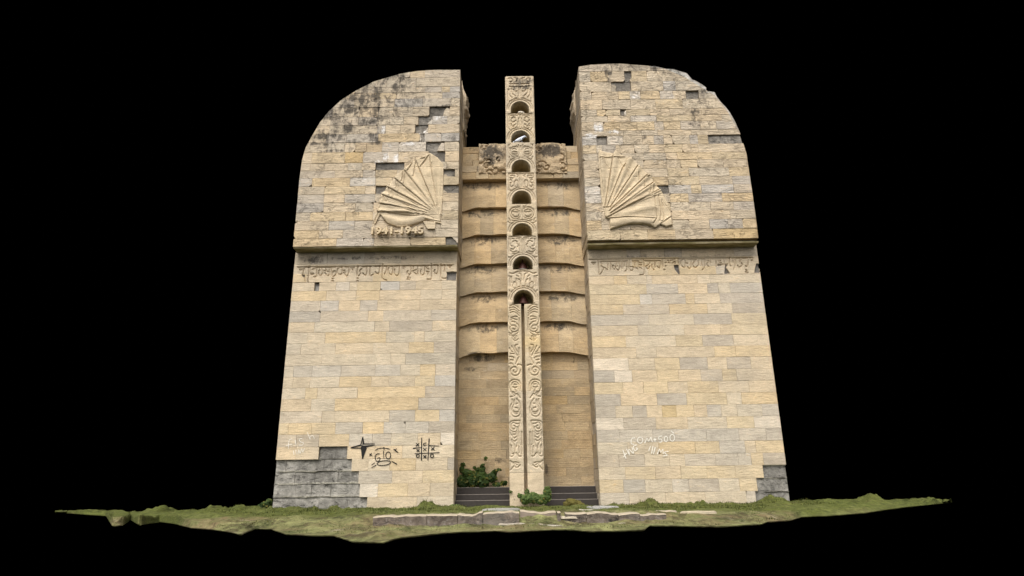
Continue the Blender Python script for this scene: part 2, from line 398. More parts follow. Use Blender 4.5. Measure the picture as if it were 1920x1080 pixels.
# ------------------------------------------------------------------ relief tools
def spline(pts, k=5):
    if len(pts) < 3: return pts
    P = [pts[0]] + list(pts) + [pts[-1]]; o = []
    for i in range(1, len(P) - 2):
        p0, p1, p2, p3 = [np.array(P[j], float) for j in (i-1, i, i+1, i+2)]
        for q in range(k):
            t = q / k
            o.append(tuple(.5 * ((2*p1) + (-p0+p2)*t + (2*p0-5*p1+4*p2-p3)*t*t + (-p0+3*p1-3*p2+p3)*t**3)))
    o.append(tuple(pts[-1])); return o
def dist_field(XX, ZZ, strokes, rmax, curved=True):
    D = np.full(XX.shape, rmax * 1.0); xs = XX[0]; zs = ZZ[:, 0]
    for st in strokes:
        pts = spline(st) if curved else st
        if len(pts) == 1: pts = [pts[0], (pts[0][0] + .001, pts[0][1])]
        for a, b in zip(pts[:-1], pts[1:]):
            i0, i1 = np.searchsorted(xs, [min(a[0], b[0]) - rmax, max(a[0], b[0]) + rmax])
            j0, j1 = np.searchsorted(zs, [min(a[1], b[1]) - rmax, max(a[1], b[1]) + rmax])
            if i1 <= i0 or j1 <= j0: continue
            X, Z = XX[j0:j1, i0:i1], ZZ[j0:j1, i0:i1]
            dx, dz = b[0]-a[0], b[1]-a[1]; L2 = dx*dx + dz*dz + 1e-12
            t = np.clip(((X-a[0])*dx + (Z-a[1])*dz) / L2, 0, 1)
            d = np.hypot(X - a[0] - t*dx, Z - a[1] - t*dz)
            D[j0:j1, i0:i1] = np.minimum(D[j0:j1, i0:i1], d)
    return D
def inside(XX, ZZ, poly):
    r = np.zeros(XX.shape, bool); n = len(poly)
    for i in range(n):
        x0, z0 = poly[i]; x1, z1 = poly[(i+1) % n]
        c = ((z0 > ZZ) != (z1 > ZZ)) & (XX < (x1-x0) * (ZZ-z0) / ((z1-z0) or 1e-9) + x0); r ^= c
    return r
def grid(x0, x1, z0, z1, res):
    nx = max(2, int(round((x1-x0)/res))+1); nz = max(2, int(round((z1-z0)/res))+1)
    return np.meshgrid(np.linspace(x0, x1, nx), np.linspace(z0, z1, nz))
def hf_object(name, XX, ZZ, H, Yf, back, mat, parent, colors=None, smooth=True):
    """front surface raised by H towards the camera from plane Yf, with sides running back"""
    nz, nx = XX.shape
    V = np.stack([XX.ravel(), (Yf - H).ravel(), ZZ.ravel()], 1)
    idx = np.arange(nz*nx).reshape(nz, nx)
    Q = np.stack([idx[:-1, :-1].ravel(), idx[:-1, 1:].ravel(), idx[1:, 1:].ravel(), idx[1:, :-1].ravel()], 1)
    ring = list(idx[0, :]) + list(idx[1:, -1]) + list(idx[-1, -2::-1]) + list(idx[-2:0:-1, 0])
    RB = V[ring].copy(); RB[:, 1] = Yf + back
    n0 = len(V); m_ = len(ring); V = np.vstack([V, RB])
    rng = np.arange(m_); nxt = (rng + 1) % m_
    ra = np.array(ring)
    S = np.stack([ra[nxt], ra[rng], n0 + rng, n0 + nxt], 1)
    F = np.vstack([Q, S])
    me = bpy.data.meshes.new(name); me.vertices.add(len(V)); me.vertices.foreach_set('co', V.ravel())
    nl = F.size + m_; nf = len(F) + 1
    me.loops.add(nl); me.polygons.add(nf)
    me.loops.foreach_set('vertex_index', np.concatenate([F.ravel(), n0 + rng[::-1]]).astype(np.int32))
    st = np.concatenate([np.arange(len(F)) * 4, [F.size]]); me.polygons.foreach_set('loop_start', st.astype(np.int32))
    sm = np.zeros(nf, bool); sm[:len(Q)] = smooth
    me.update(calc_edges=True); me.polygons.foreach_set('use_smooth', sm)
    if colors is None: colors = np.tile(np.array(TONE['c']), (n0, 1))
    C = np.ones((len(V), 4)); C[:n0, :3] = colors.reshape(-1, 3); C[n0:, :3] = C[ring, :3]
    at = me.color_attributes.new('Col', 'FLOAT_COLOR', 'POINT'); at.data.foreach_set('color', C.ravel())
    me.materials.append(mat); me.validate(); me.update()
    o = bpy.data.objects.new(name, me); link(o, parent); return o
def W(pts, ox, oy, s, Y):
    return [(lambda p: (p.x, p.z))(pix(ox + x / s, oy + y / s, Y)) for x, y in pts]

# ------------------------------------------------------------------ outlines of the two towers
L_low = px_poly([(508,956),(850,951),(857,470),(554,474)], YL)
xi = (L_low[1][0] + L_low[2][0]) / 2; 
L_low = [L_low[0], (xi, L_low[0][1] - .3), (xi, L_low[2][1]), (L_low[3][0], L_low[2][1])]
L_low[0] = (L_low[0][0], L_low[0][1] - .3)
L_top_px = [(549,463),(855,460),(866,131),(815,131),(780,133),(748,139),(700,153),(665,171),(640,187),(617,208),(600,229),(585,254),(573,276),(566,300),(562,330)]
L_up = px_poly(L_top_px, YU)
xi_u = sum(pix(x, y, YU).x for x, y in [(855,460),(866,131)]) / 2
L_up[1] = (xi_u, L_up[0][1]); L_up[2] = (xi_u, L_up[2][1]);
R_low = px_poly([(1123,948),(1484,944),(1418,458),(1104,462)], YL)
xr = (R_low[0][0] + R_low[3][0]) / 2
R_low = [(xr, R_low[0][1] - .3), (R_low[1][0], R_low[0][1] - .3), (R_low[2][0], R_low[2][1]), (xr, R_low[2][1])]
R_top_px = [(1101,457),(1423,452),(1413,375),(1407,335),(1400,288),(1388,250),(1378,232),(1365,210),(1342,180),(1318,165),(1285,145),(1250,130),(1215,123),(1160,119),(1110,121),(1085,125)]
R_up = px_poly(R_top_px, YU)
xr_u = sum(pix(x, y, YU).x for x, y in [(1101,457),(1086,127)]) / 2
R_up[0] = (xr_u, R_up[1][1]); R_up[-1] = (xr_u, R_up[-1][1])
print('L_low', L_low, 'xi_u', xi_u); print('R_low', R_low, 'xr_u', xr_u)

DEPTH = 2.0
def prism(name, poly, y0, y1, mat, parent, color=(.3, .25, .18)):
    n = len(poly)
    vs = [(p[0], y0, p[1]) for p in poly] + [(p[0], y1, p[1]) for p in poly]
    fs = [tuple(range(n)), tuple(reversed(range(n, 2*n)))] + [((i+1) % n, i, n+i, n+(i+1) % n) for i in range(n)]
    return mesh_obj(name, vs, fs, mat, parent, color=color)

ZB = pix(680, 955, YL).z
tl = thing('stone_tower', 'left stone tower, its fan relief dated 1941-1945 and black stains along the rounded top', 'tower', (pix(680, 955, 0).x, 0, 0))
tr = thing('stone_tower', 'right stone tower with pale broken coping and white chalk writing low down, no date', 'tower', (pix(1300, 950, 0).x, 0, 0))

# --- masonry courses, read row by row
LU_A = [(100,180,'G 1020 t 1125 c 1260 g'),(180,265,'t 910 t 1030 n 1180 t'),(265,317,'c 620 t 1260 b 1415 y 1490 b'),(317,372,'c 620 t 800 y 1000 c 1420 b'),
 (372,448,'t 500 g 610 t 730 c 980 b 1240 g 1500 c'),(448,535,'G 410 t 660 c 830 t 970 c 1150 c 1300 d 1490 c'),(535,612,'c 390 g 650 g 820 t 940 t 1065 c 1200 d 1330 b 1465 t'),
 (612,692,'c 380 t 515 t 820 g 900 c 1035 c 1170 d 1290 c 1355 c'),(692,770,'t 350 g 540 g 830 y 1215 d 1255 b 1410 b'),
 (770,858,'t 360 t 520 c 620 r 720 r 865 b 1020 w 1270 d 1440 c'),(858,957,'t 220 y 525 Y 690 b 915 w 1015 c 1290 d 1445 c'),
 (957,1025,'c 205 c 335 c 550 t 680 c 805 d 1070 c 1290 c 1460 c')]
LU_B = [(93,160,'g 430 t 690 g 805 y 1000 t 1430 d 1535 c'),(160,238,'b 220 y 570 w 805 y 960 t 1430 y'),(238,312,'t 335 y 710 c 805 d 905 c 1150 t 1425 d'),
 (312,390,'g 330 c 520 G 800 c 850 c 1100 t 1425 c'),(390,475,'b 325 c 620 t 785 c 1100 c 1420 c'),(475,557,'t 205 y 530 y 780 c 1100 c 1415 y'),
 (557,640,'t 375 g 610 g 775 c 1250 c 1405 c'),(640,717,'y 285 c 505 g 775 c 1000 t 1355 t'),(717,800,'y 445 b 690 b 790 c 1125 y 1450 d')]
masonry(LU_A, 540, 110, 4.908, 700, YU, L_up, tl, MAT['rock_left'], True)
masonry(LU_B, 540, 300, 4.908, 700, YU, L_up, tl, MAT['rock_left'], True)
LL_C = [(0,118,'n 310 g 460 g 560 g 800 G 900 t 1140 t 1350 t 1590 t'),
 (285,365,'c 340 d 385 c 540 w 665 c 735 y 950 b 1125 g 1275 t 1515 c'),(365,455,'y 450 t 725 y 940 c 1315 c 1515 c'),
 (455,552,'g 395 b 565 c 760 b 920 c 1310 t'),(552,650,'G 395 g 835 c 975 g 1415 g'),(650,746,'c 340 t 895 c 1030 G 1425 t'),
 (746,847,'c 275 c 440 y 1000 t 1260 t 1355 t'),(847,948,'t 215 t 535 c 880 c 1210 y 1440 G'),(948,1052,'c 410 t 1045 c 1180 n')]
LL_D = [(212,308,'t 235 g 400 g 655 g 955 g 1175 t 1350 y 1485 g'),(308,403,'t 230 t 380 t 640 y 920 t 1075 t 1305 y 1480 b'),
 (403,502,'t 340 y 445 c 800 y 1395 G'),(502,610,'c 390 t 600 y 920 y 1335 G'),(610,712,'g 485 t 600 c 1080 G 1305 y 1520 b'),(712,814,'y 190 y 395 y 605 g 845 y 1030 g 1220 g 1425 G'),
 (814,922,'g 260 G 460 y 725 g 930 g 1095 t 1330 t 1530 w')]
LL_E = [(218,330,'c 305 c 505 d 755 c 1000 c 1240 c'),(330,438,'d 210 d 545 d 795 c 940 c 1130 y 1360 t 1640 G'),(438,550,'d 285 d 465 d 670 d 855 g 1150 t 1420 y'),
 (550,668,'d 295 d 435 d 605 d 865 w 1025 y 1290 t 1485 t'),(668,775,'d 500 d 750 d 930 t 1370 t'),(775,860,'d 900 t')]
masonry(LL_C, 520, 470, 4.908, 700, YL, L_low, tl, MAT['ashlar'], False)
masonry(LL_D, 500, 640, 4.695, 680, YL, L_low, tl, MAT['ashlar'], False)
masonry(LL_E, 490, 790, 4.695, 680, YL, L_low, tl, MAT['ashlar'], False)
RU_F = [(40,110,'g 400 t 580 t 780 g'),(110,205,'t 230 y 395 t 545 d 610 y 750 c 920 c'),(205,296,'c 425 d 605 c 900 b 1015 t'),(296,372,'t 240 c 490 y 595 w 690 y 870 b 990 c 1110 d 1230 t'),
 (372,462,'c 340 t 600 c 830 y 1080 c 1240 c'),(462,520,'t 290 y 370 y 505 d 560 y 780 c 960 t 1250 c'),(520,577,'c 390 c 600 w 840 y 1190 c 1440 c'),
 (577,656,'c 265 w 350 y 500 y 660 y 820 g 905 y 1060 g 1240 c 1390 g'),(656,706,'c 530 c 700 c 850 c 1160 c'),
 (706,788,'b 290 d 385 w 530 c 710 c 815 b 905 c 985 c 1145 b 1220 y 1315 d'),(788,865,'y 285 t 340 b 465 c 635 c 770 c 910 y 1075 c 1220 t'),
 (865,931,'t 300 c 520 c 720 t 925 c 1030 y 1350 y'),(931,1006,'c 310 c 720 c 930 c 1060 y 1215 t 1455 t')]
RU_G = [(74,153,'c 215 y 500 c 845 y 1040 t 1410 y'),(153,231,'t 220 c 600 y 850 y 1135 t 1440 b'),(231,310,'w 225 c 740 d 855 b 1060 y 1155 b 1450 g'),
 (310,388,'w 230 c 700 c 865 y 1035 b 1345 y'),(388,467,'t 235 c 700 y 870 c 1040 c 1240 t 1450 b'),(467,549,'t 235 c 700 c 880 c 1025 c 1420 t'),
 (549,637,'y 235 t 500 c 890 c 1045 c 1230 b 1400 b 1535 y'),(637,729,'y 410 y 660 y 915 c 1265 Y')]
masonry(RU_F, 1060, 110, 4.908, 1240, YU, R_up, tr, MAT['rock_right'], True)
masonry(RU_G, 1080, 300, 4.908, 1260, YU, R_up, tr, MAT['rock_right'], True)
RL_G = [(760,892,'t 465 g 590 t 810 G 970 t 1280 t 1450 g')]
RL_H = [(224,304,'c 300 y 420 c 600 g 650 c 1070 c 1180 t'),(304,396,'y 600 g 890 c 1160 G 1260 t 1370 g'),(396,490,'y 540 w 650 g 960 y 1040 c 1275 b'),
 (490,583,'y 385 g 810 y 1160 c 1390 G'),(583,683,'g 620 c 1035 G 1385 y'),(683,780,'t 520 t 945 c 1280 c 1380 y'),(780,883,'y 410 c 870 y 1115 G 1400 c'),(883,984,'t 505 t 690 t 1225 y 1420 y')]
RL_I = [(147,248,'w 370 c 600 y 820 G 1065 c 1235 G 1445 t'),(248,352,'G 245 w 400 c 620 y 810 c 1005 G 1195 y 1320 t'),(352,456,'y 320 c 500 y 715 c 890 y 1160 t 1430 c'),
 (456,560,'G 300 c 620 G 880 y 1235 c 1365 y'),(560,666,'G 255 t 405 G 530 c 665 Y 790 y 945 c 1060 g 1185 c 1325 t 1545 g'),(666,771,'w 325 G 610 c 890 t 1235 y 1475 w'),
 (771,881,'G 290 g 580 g 1055 g 1340 g 1580 g')]
RL_J = [(223,333,'t 360 t 635 y 955 y 1170 g 1395 t 1490 y'),(333,440,'G 285 G 510 c 730 c 865 g 1135 g 1335 g 1450 y 1555 G'),(440,553,'t 340 y 605 c 830 y 1060 y 1310 y 1555 d'),
 (553,668,'y 325 G 515 t 755 g 900 G 1165 t 1345 y 1500 d'),(668,775,'g 375 t 695 t 1045 t 1405 g 1490 d 1590 d'),(775,860,'g 700 g 1400 d')]
masonry(RL_G, 1080, 300, 4.908, 1260, YL, R_low, tr, MAT['ashlar'], False)
masonry(RL_H, 1090, 470, 4.908, 1260, YL, R_low, tr, MAT['ashlar'], False)
masonry(RL_I, 1100, 640, 4.695, 1290, YL, R_low, tr, MAT['ashlar'], False)
masonry(RL_J, 1100, 780, 4.695, 1290, YL, R_low, tr, MAT['ashlar'], False)

# --- cores, soffits and the inner sides facing the gap
def tower_body(par, low, up, inner_x_low, inner_x_up, side, mat_name):
    zlow = low[2][1] if side > 0 else low[2][1]
    zs_bot = min(p[1] for p in up)
    body_up = inset(up, .05)
    # pull the core 12 cm back from the inner side to make room for the side blocks
    lim = (inner_x_up - .12) if side < 0 else (inner_x_up + .12)
    half = [(-30, -5), (lim, -5), (lim, 30), (-30, 30)] if side < 0 else [(lim, -5), (30, -5), (30, 30), (lim, 30)]
    prism('core', clip_poly(body_up, half), YU + .17, DEPTH, MAT['mortar'], par)
    lw = [(low[0][0], low[0][1]), (low[1][0], low[1][1]), (low[2][0], zs_bot + .1), (low[3][0], zs_bot + .1)]
    lw = clip_poly(lw, half)
    prism('core', inset(lw, .03), YL + .17, DEPTH - .02, MAT['mortar'], par)
    # soffit slab under the overhang
    xs = [p[0] for p in up if p[1] < zs_bot + .5]; x0, x1 = min(xs) + .01, max(xs) - .01
    n = 60; vs, fs = [], []
    for i in range(n + 1):
        x = x0 + (x1 - x0) * i / n; w = .012 * fbm(x * 1.3, par.location.x, 0)
        vs += [(x, YU + .012, zs_bot + .01 + w*.3), (x, YU + .03, zs_bot - .035 + w), (x, YL + .03, zs_bot - .04 + w*.5), (x, YL + .03, zs_bot + .06)]
    for i in range(n):
        a = i * 4
        for k in range(3): fs.append((a+k, a+4+k, a+5+k, a+1+k))
    fs += [(0, 1, 2, 3), (n*4+3, n*4+2, n*4+1, n*4)]
    mesh_obj('soffit', vs, [tuple(reversed(f)) for f in fs], MAT['soffit'], par)
    # side blocks, one per course
    z = low[0][1]
    ztop = max(p[1] for p in up if abs(p[0] - inner_x_up) < .05)
    while z < ztop - .05:
        h = random.choice([.295, .3, .31]); z2 = min(z + h, ztop)
        upz = z > zs_bot - .1
        xi_ = inner_x_up if upz else inner_x_low
        yf = (YU if upz else YL) + .192
        ys = [yf, random.uniform(.55, 1.0), DEPTH + random.uniform(-.05, .05)]
        for k in range(2):
            dx = random.uniform(-.01, .01)
            a, b_ = (xi_ - .11, xi_ + dx) if side < 0 else (xi_ + dx, xi_ + .11)
            v, f = box_vf(a, b_, ys[k] + .004, ys[k+1] - .004, z + .004, z2 - .004)
            mesh_obj('side_block', v, f, MAT['inner_side'], par, color=jit(TONE[random.choice('ctyg')], .1))
        z = z2
tower_body(tl, L_low, L_up, xi, xi_u, -1, '')
tower_body(tr, R_low, R_up, xr, xr_u, 1, '')

# --- ragged mortar beds left on the exposed backing
def mortar_bed(par, x0p, x1p, y, ox, oy, s_, seed):
    a, b_ = W([(x0p, y), (x1p, y - TR * (x1p - x0p))], ox, oy, s_, YL); n = 40; vs, fs = [], []
    a = (max(a[0], L_low[0][0] + .06 + (a[1]) * .045), a[1]) if par is tl else a
    for i in range(n + 1):
        x = a[0] + (b_[0] - a[0]) * i / n; z = a[1]
        up = .022 + .05 * max(-.3, fbm(x * 3.1, seed, 0, 4)); dn = .02 + .045 * max(-.3, fbm(x * 2.7, seed + 5, 0, 4)); y_ = YL + .045 + .02 * fbm(x * 4, seed, 8)
        vs += [(x, YL + .12, z + up), (x, y_, z + up * .6), (x, y_ + .01, z - dn * .6), (x, YL + .12, z - dn)]
    for i in range(n):
        for k in range(3): q = i*4+k; fs.append((q+1, q+5, q+4, q))
    mesh_obj('mortar_bed', vs, fs, MAT['bed'], par)
MAT['bed'] = concrete_mat('pale_mortar_bed', (.26, .24, .20), (.54, .50, .42), .5)
for q, (a, b_, y) in enumerate([(120,795,334),(108,855,442),(105,862,553),(95,925,668)]): mortar_bed(tl, a, b_, y, 490, 790, 4.695, q * 3.3)
for q, (a, b_, y) in enumerate([(1560,1755,436),(1480,1770,548),(1500,1790,668)]): mortar_bed(tr, a, b_, y, 1100, 780, 4.695, 20 + q * 3.3)

# --- carved bracket on each inner side near the top
def bracket(par, pts, Y0, Y1, sgn, xin):
    Zs = [pix(x, y, Y1).z for x, y in pts]; Xs = [pix(x, y, Y1).x for x, y in pts]
    vs, fs = [], []; K = 10
    zz = np.linspace(min(Zs), max(Zs), 26); order = np.argsort(Zs)
    prof = np.interp(zz, np.array(Zs)[order], np.array(Xs)[order])
    for i, z in enumerate(zz):
        for k in range(K + 1):
            y = Y0 + (Y1 - Y0) * k / K
            bump = .05 * math.sin(z * 16 + k) * math.sin(k * 1.3) + .03 * fbm(y*5, z*5, 3)
            d = (prof[i] - xin); d = d * (.6 + .4 * math.sin(math.pi * min(1, (k + .5) / K * 1.1)))
            vs.append((xin + d + bump * (abs(d) > .05), y, z))
    for i in range(len(zz) - 1):
        for k in range(K):
            a = i*(K+1)+k; fs.append((a, a+1, a+K+2, a+K+1) if sgn > 0 else (a+K+1, a+K+2, a+1, a))
    n = len(vs); vs += [(xin - sgn*.05, v[1], v[2]) for v in vs]
    # close the front and rear edges
    for i in range(len(zz) - 1):
        a = i*(K+1); b_ = a + K
        fs.append((a, a+K+1, n+a+K+1, n+a)); fs.append((b_, n+b_, n+b_+K+1, b_+K+1))
    mesh_obj('carved_bracket', vs, fs, MAT['inner_side'], par, smooth=False, color=TONE['t'])
bracket(tl, [(870,187),(871,194),(874,203),(880,212),(880,236),(876,243),(875,250),(876,268),(875,275)], .9, 1.98, 1, xi_u)
bracket(tr, [(1077,186),(1076,192),(1074,200),(1069,208),(1068,232),(1071,246),(1075,254),(1076,275)], .9, 1.98, -1, xr_u)

# --- pale broken coping along the right arc
def coping():
    pts = [(1218,124),(1228,126),(1240,127),(1250,129),(1262,132),(1275,136),(1285,141),(1296,150),(1305,155),(1314,161),(1320,167),(1323,173),(1330,173),(1337,176),(1342,182),(1350,191),(1360,201),(1368,212),(1378,228),(1388,248)]
    th = [0,3,1,1,3,4,6,4,4,5,7,2,3,5,3,2,2,2,1,0]
    w = px_poly(pts, YU); vs, fs = [], []
    for i, (p, t) in enumerate(zip(w, th)):
        a = w[max(0, i-1)]; b_ = w[min(len(w)-1, i+1)]
        tx = Vector((b_[0]-a[0], b_[1]-a[1])).normalized(); nx = Vector((-tx.y, tx.x)) * -1
        if nx.y < 0: nx = -nx
        h = t * .014 + .01
        for k in range(7):
            y = YU - .015 + k * (DEPTH - YU) / 6
            hh = h * (1 + .5 * fbm(i * .9, k * 1.7, 2)) if k < 6 else 0
            vs.append((p[0] + nx.x * (hh - .03 * (k == 0)), y, p[1] + nx.y * (hh - .03 * (k == 0))))
    for i in range(len(w) - 1):
        for k in range(6):
            a = i*7+k; fs.append((a, a+1, a+8, a+7))
    n = len(vs); vs += [(w[i][0] - .0, YU + .02, w[i][1] - .06) for i in range(len(w))]
    for i in range(len(w)-1): fs.append((i*7, (i+1)*7, n+i+1, n+i))
    mesh_obj('coping', vs, fs, MAT['rock_right'], tr, color=(.72, .68, .60))
coping()

# ------------------------------------------------------------------ inscriptions (cut letters)
Z1 = [[(120,230),(230,230)],[(150,270),(200,270)],[(300,190),(250,260),(230,380),(245,430)],[(345,190),(375,260),(365,400),(345,500),(345,560)],[(260,400),(285,540)],[(340,400)],
 [(390,180),(390,380)],[(400,360),(470,350),(480,380),(390,385)],[(450,260),(500,240),(540,205)],[(565,185),(560,350),(540,430),(490,440)],[(590,210),(1000,200)],
 [(640,215),(640,270),(610,300)],[(600,340),(640,400),(690,370),(700,300),(690,215)],[(760,340),(810,405),(865,370),(865,215)],[(730,290),(860,310)],[(790,215),(780,290)],
 [(920,215),(920,400),(960,430),(1030,360),(1000,300),(950,310),(945,350)],[(1060,350),(1060,260),(1110,210),(1170,210),(1165,350),(1110,380),(1070,350)],
 [(1190,290),(1230,280),(1240,350),(1200,340)],[(1240,380),(1270,430),(1320,360),(1325,210),(1240,200)],[(1380,215),(1460,215)],[(1460,215),(1415,270)],[(1415,270),(1380,215)],
 [(1560,170),(1540,200),(1530,390),(1560,410),(1610,360),(1590,290),(1640,240)],[(1530,470),(1560,470)],[(1525,530),(1555,530)],[(930,480),(960,480)],[(925,530),(955,530)],
 [(1660,190),(1850,180),(1840,220)],[(1760,200),(1760,350),(1720,400),(1670,350)],[(1850,200),(1830,380),(1860,410),(1915,370)],[(320,600),(345,620)],[(290,700),(370,710)]]
Z2 = [[(30,230),(150,220)],[(140,230),(130,370),(90,400),(45,360)],[(210,180),(200,470),(230,520),(300,545)],[(240,230),(300,230),(295,310),(250,410)],
 [(430,230),(370,240),(330,310),(350,380),(410,420),(440,300),(430,230)],[(480,300),(470,390),(525,445),(580,380),(580,220),(480,235)],[(650,235),(715,235)],[(715,235),(680,290)],[(680,290),(650,235)],
 [(740,215),(1180,215)],[(840,220),(850,360),(805,420),(760,370),(780,330)],[(800,420),(800,480)],[(770,480),(820,490)],[(760,520),(820,520)],[(1000,220),(1000,370),(960,405),(890,340),(960,310)],
 [(900,230),(900,290)],[(1160,220),(1150,370),(1105,435),(1060,370),(1075,310)],[(1240,210),(1190,260),(1250,300)],[(1250,350),(1200,350)],[(1230,350),(1230,410)],
 [(1310,175),(1310,480),(1270,525),(1210,520)],[(1360,200),(1450,210),(1450,350),(1410,400),(1360,345),(1390,310)],[(1520,180),(1520,450),(1560,500),(1630,500)],
 [(1540,215),(1610,205),(1600,340)],[(1670,205),(1755,205)],[(1755,205),(1715,265)],[(1715,265),(1670,205)],[(1520,550),(1545,570)]]
Z3 = [[(115,205),(200,205)],[(200,205),(160,255)],[(160,255),(115,205)],[(265,160),(280,460),(310,465),(370,380),(375,320),(330,280)],[(320,180),(750,180)],[(330,200),(345,250)],
 [(480,185),(485,330)],[(400,320),(470,370)],[(540,190),(545,360)],[(580,270),(610,280),(590,310),(625,360)],[(740,180),(745,320)],[(670,200),(670,260)],[(690,280),(650,300),(670,350),(720,380),(745,330)],
 [(790,160),(800,350)],[(800,180),(910,170)],[(850,180),(850,290)],[(915,180),(910,350),(870,405)],[(965,150),(960,300),(975,370),(1030,385),(1060,330),(1030,300),(900,300)],
 [(1030,175),(1170,175)],[(1085,200),(1085,300)],[(1170,180),(1160,350),(1110,320)],[(1190,210),(1240,210)],[(1190,260),(1240,260)],[(1190,320),(1240,340)],
 [(1280,140),(1300,430),(1260,480),(1200,480)],[(1310,170),(1660,165)],[(1400,180),(1420,230),(1340,290),(1340,320),(1390,345),(1420,290)],[(1470,250),(1480,340),(1520,370)],
 [(1540,190),(1540,320)],[(1660,170),(1660,280),(1630,330),(1590,290)],[(1700,140),(1720,290)],[(1770,285),(1790,285)],[(1740,365),(1760,365)],[(1770,205),(1790,205)],[(1840,205),(1860,205)],[(1820,160),(1840,160)],[(1880,160),(1900,160)]]
Z4 = [[(10,200),(60,180)],[(20,260),(60,230),(70,280)],[(160,180),(130,200),(150,300)],[(260,190),(200,200),(190,290),(240,350),(280,330),(280,200)],[(310,190),(520,190)],[(300,260),(330,270)],
 [(400,200),(405,340),(375,385),(335,340)],[(500,200),(440,300),(500,360),(540,320)],[(560,190),(565,300)],[(560,180),(680,180)],[(630,190),(630,300)],[(690,190),(690,350),(645,400)],
 [(710,180),(1180,175)],[(740,200),(790,220),(740,280),(780,340)],[(810,190),(815,260)],[(930,190),(940,340)],[(960,200),(1030,210),(1000,240),(1050,260)],[(980,290),(1180,285)],[(1100,180),(1110,270)],
 [(1220,140),(1220,280),(1250,330)],[(1260,170),(1330,180),(1340,300),(1310,390)],[(1290,190),(1295,250)],[(1370,160),(1450,165),(1440,230)],[(1390,310),(1430,350),(1490,300),(1470,260)],
 [(1490,165),(1610,160),(1600,330),(1560,320)],[(1650,160),(1665,160)],[(1705,160),(1720,160)],[(1680,205),(1705,205)],[(1560,400),(1590,420)],[(1560,450),(1610,460)]]
def inscription(par, strokes, x0, x1, ztop, zbot, joints, tones, holes, groove):
    XX, ZZ = grid(x0, x1, zbot, ztop, .0085)
    D = dist_field(XX, ZZ, strokes, .07)
    H = -.042 * np.exp(-(D / .0165)**4)
    G = dist_field(XX, ZZ, [groove], .06, False); H -= .04 * np.exp(-(G / .016)**2)
    zm = zbot + (ztop - zbot) * .47
    C = np.zeros(XX.shape + (3,)); C[:] = TONE['t']
    ed = [x0] + joints[0] + [x1]
    for row, (js, ts) in enumerate(zip(joints, tones)):
        e = [x0 - 1] + js + [x1 + 1]; m_ = (ZZ >= zm) if row == 0 else (ZZ < zm)
        for k, t in enumerate(ts): C[m_ & (XX >= e[k]) & (XX < e[k+1])] = TONE[t]
        for j in js: H -= np.where(m_, .006 * np.exp(-((XX - j) / .006)**2), 0)
    H -= .007 * np.exp(-((ZZ - zm) / .006)**2)
    H += .006 * npnoise(XX, ZZ, 5, 6, 4)
    for h in holes:
        m_ = inside(XX + .02 * npnoise(XX, ZZ, 3, 12, 3), ZZ + .02 * npnoise(XX, ZZ, 4, 12, 3), h)
        H = np.where(m_, -.07 + .03 * npnoise(XX, ZZ, 8, 12, 4), H); C[m_] = (.15, .135, .12)
    hf_object('inscription_band', XX, ZZ, H, YL, .17, MAT['relief'], par, C)
st = [W(s, 550, 485, 12.8, YL) for s in Z1] + [W(s, 700, 480, 12, YL) for s in Z2]
g = .004
zt, zb = pix(700, 470 + 118/4.908, YL).z - g, pix(700, 470 + 285/4.908, YL).z + g
def Xp(x, y=510): return pix(x, y, YL).x
gl = W([(100,160),(1900,130)], 550, 485, 12.8, YL)[0], W([(0,175),(1810,135)], 700, 480, 12, YL)[1]
zg = (gl[0][1] + gl[1][1]) / 2; gl = [(gl[0][0], zt - .075), (gl[1][0], zt - .075)]
xl_band = L_low[3][0] + (L_low[0][0] - L_low[3][0]) * .12
inscription(tl, st, xl_band, xi, zt, zb, [[Xp(600), Xp(660), Xp(712), Xp(755)], [Xp(575), Xp(650), Xp(700), Xp(752)]], ['tttcc', 'yctyc'],
            [W([(1650,355),(1870,350),(1860,545),(1650,545)], 700, 480, 12, YL), W([(205,380),(255,385),(250,440),(225,440)], 550, 485, 12.8, YL), W([(330,540),(375,545),(350,570)], 550, 485, 12.8, YL)], gl)
st = [W(s, 1100, 475, 12, YL) for s in Z3] + [W(s, 1260, 470, 11.29, YL) for s in Z4]
zt, zb = pix(1260, 300 + 892/4.908, YL).z - g, pix(1260, 470 + 224/4.908, YL).z + g
xr_band = R_low[2][0] + (R_low[1][0] - R_low[2][0]) * .12
gr = [(Xp(1106), zt - .045), (Xp(1414), zt - .045)]
inscription(tr, st, xr, xr_band, zt, zb, [[Xp(1186), Xp(1275), Xp(1365)], [Xp(1215), Xp(1275), Xp(1343), Xp(1362)]], ['tytc', 'tyygc'],
            [W(q, 1260, 470, 11.29, YL) for q in ([(40,300),(150,300),(165,510),(130,490),(60,390)], [(1790,270),(1850,275),(1860,470),(1740,460)], [(1130,290),(1180,300),(1150,360),(1230,480),(1110,490)], [(960,290),(1060,290),(1050,310),(970,320)], [(980,490),(1080,490),(1050,520),(990,515)])], gr)

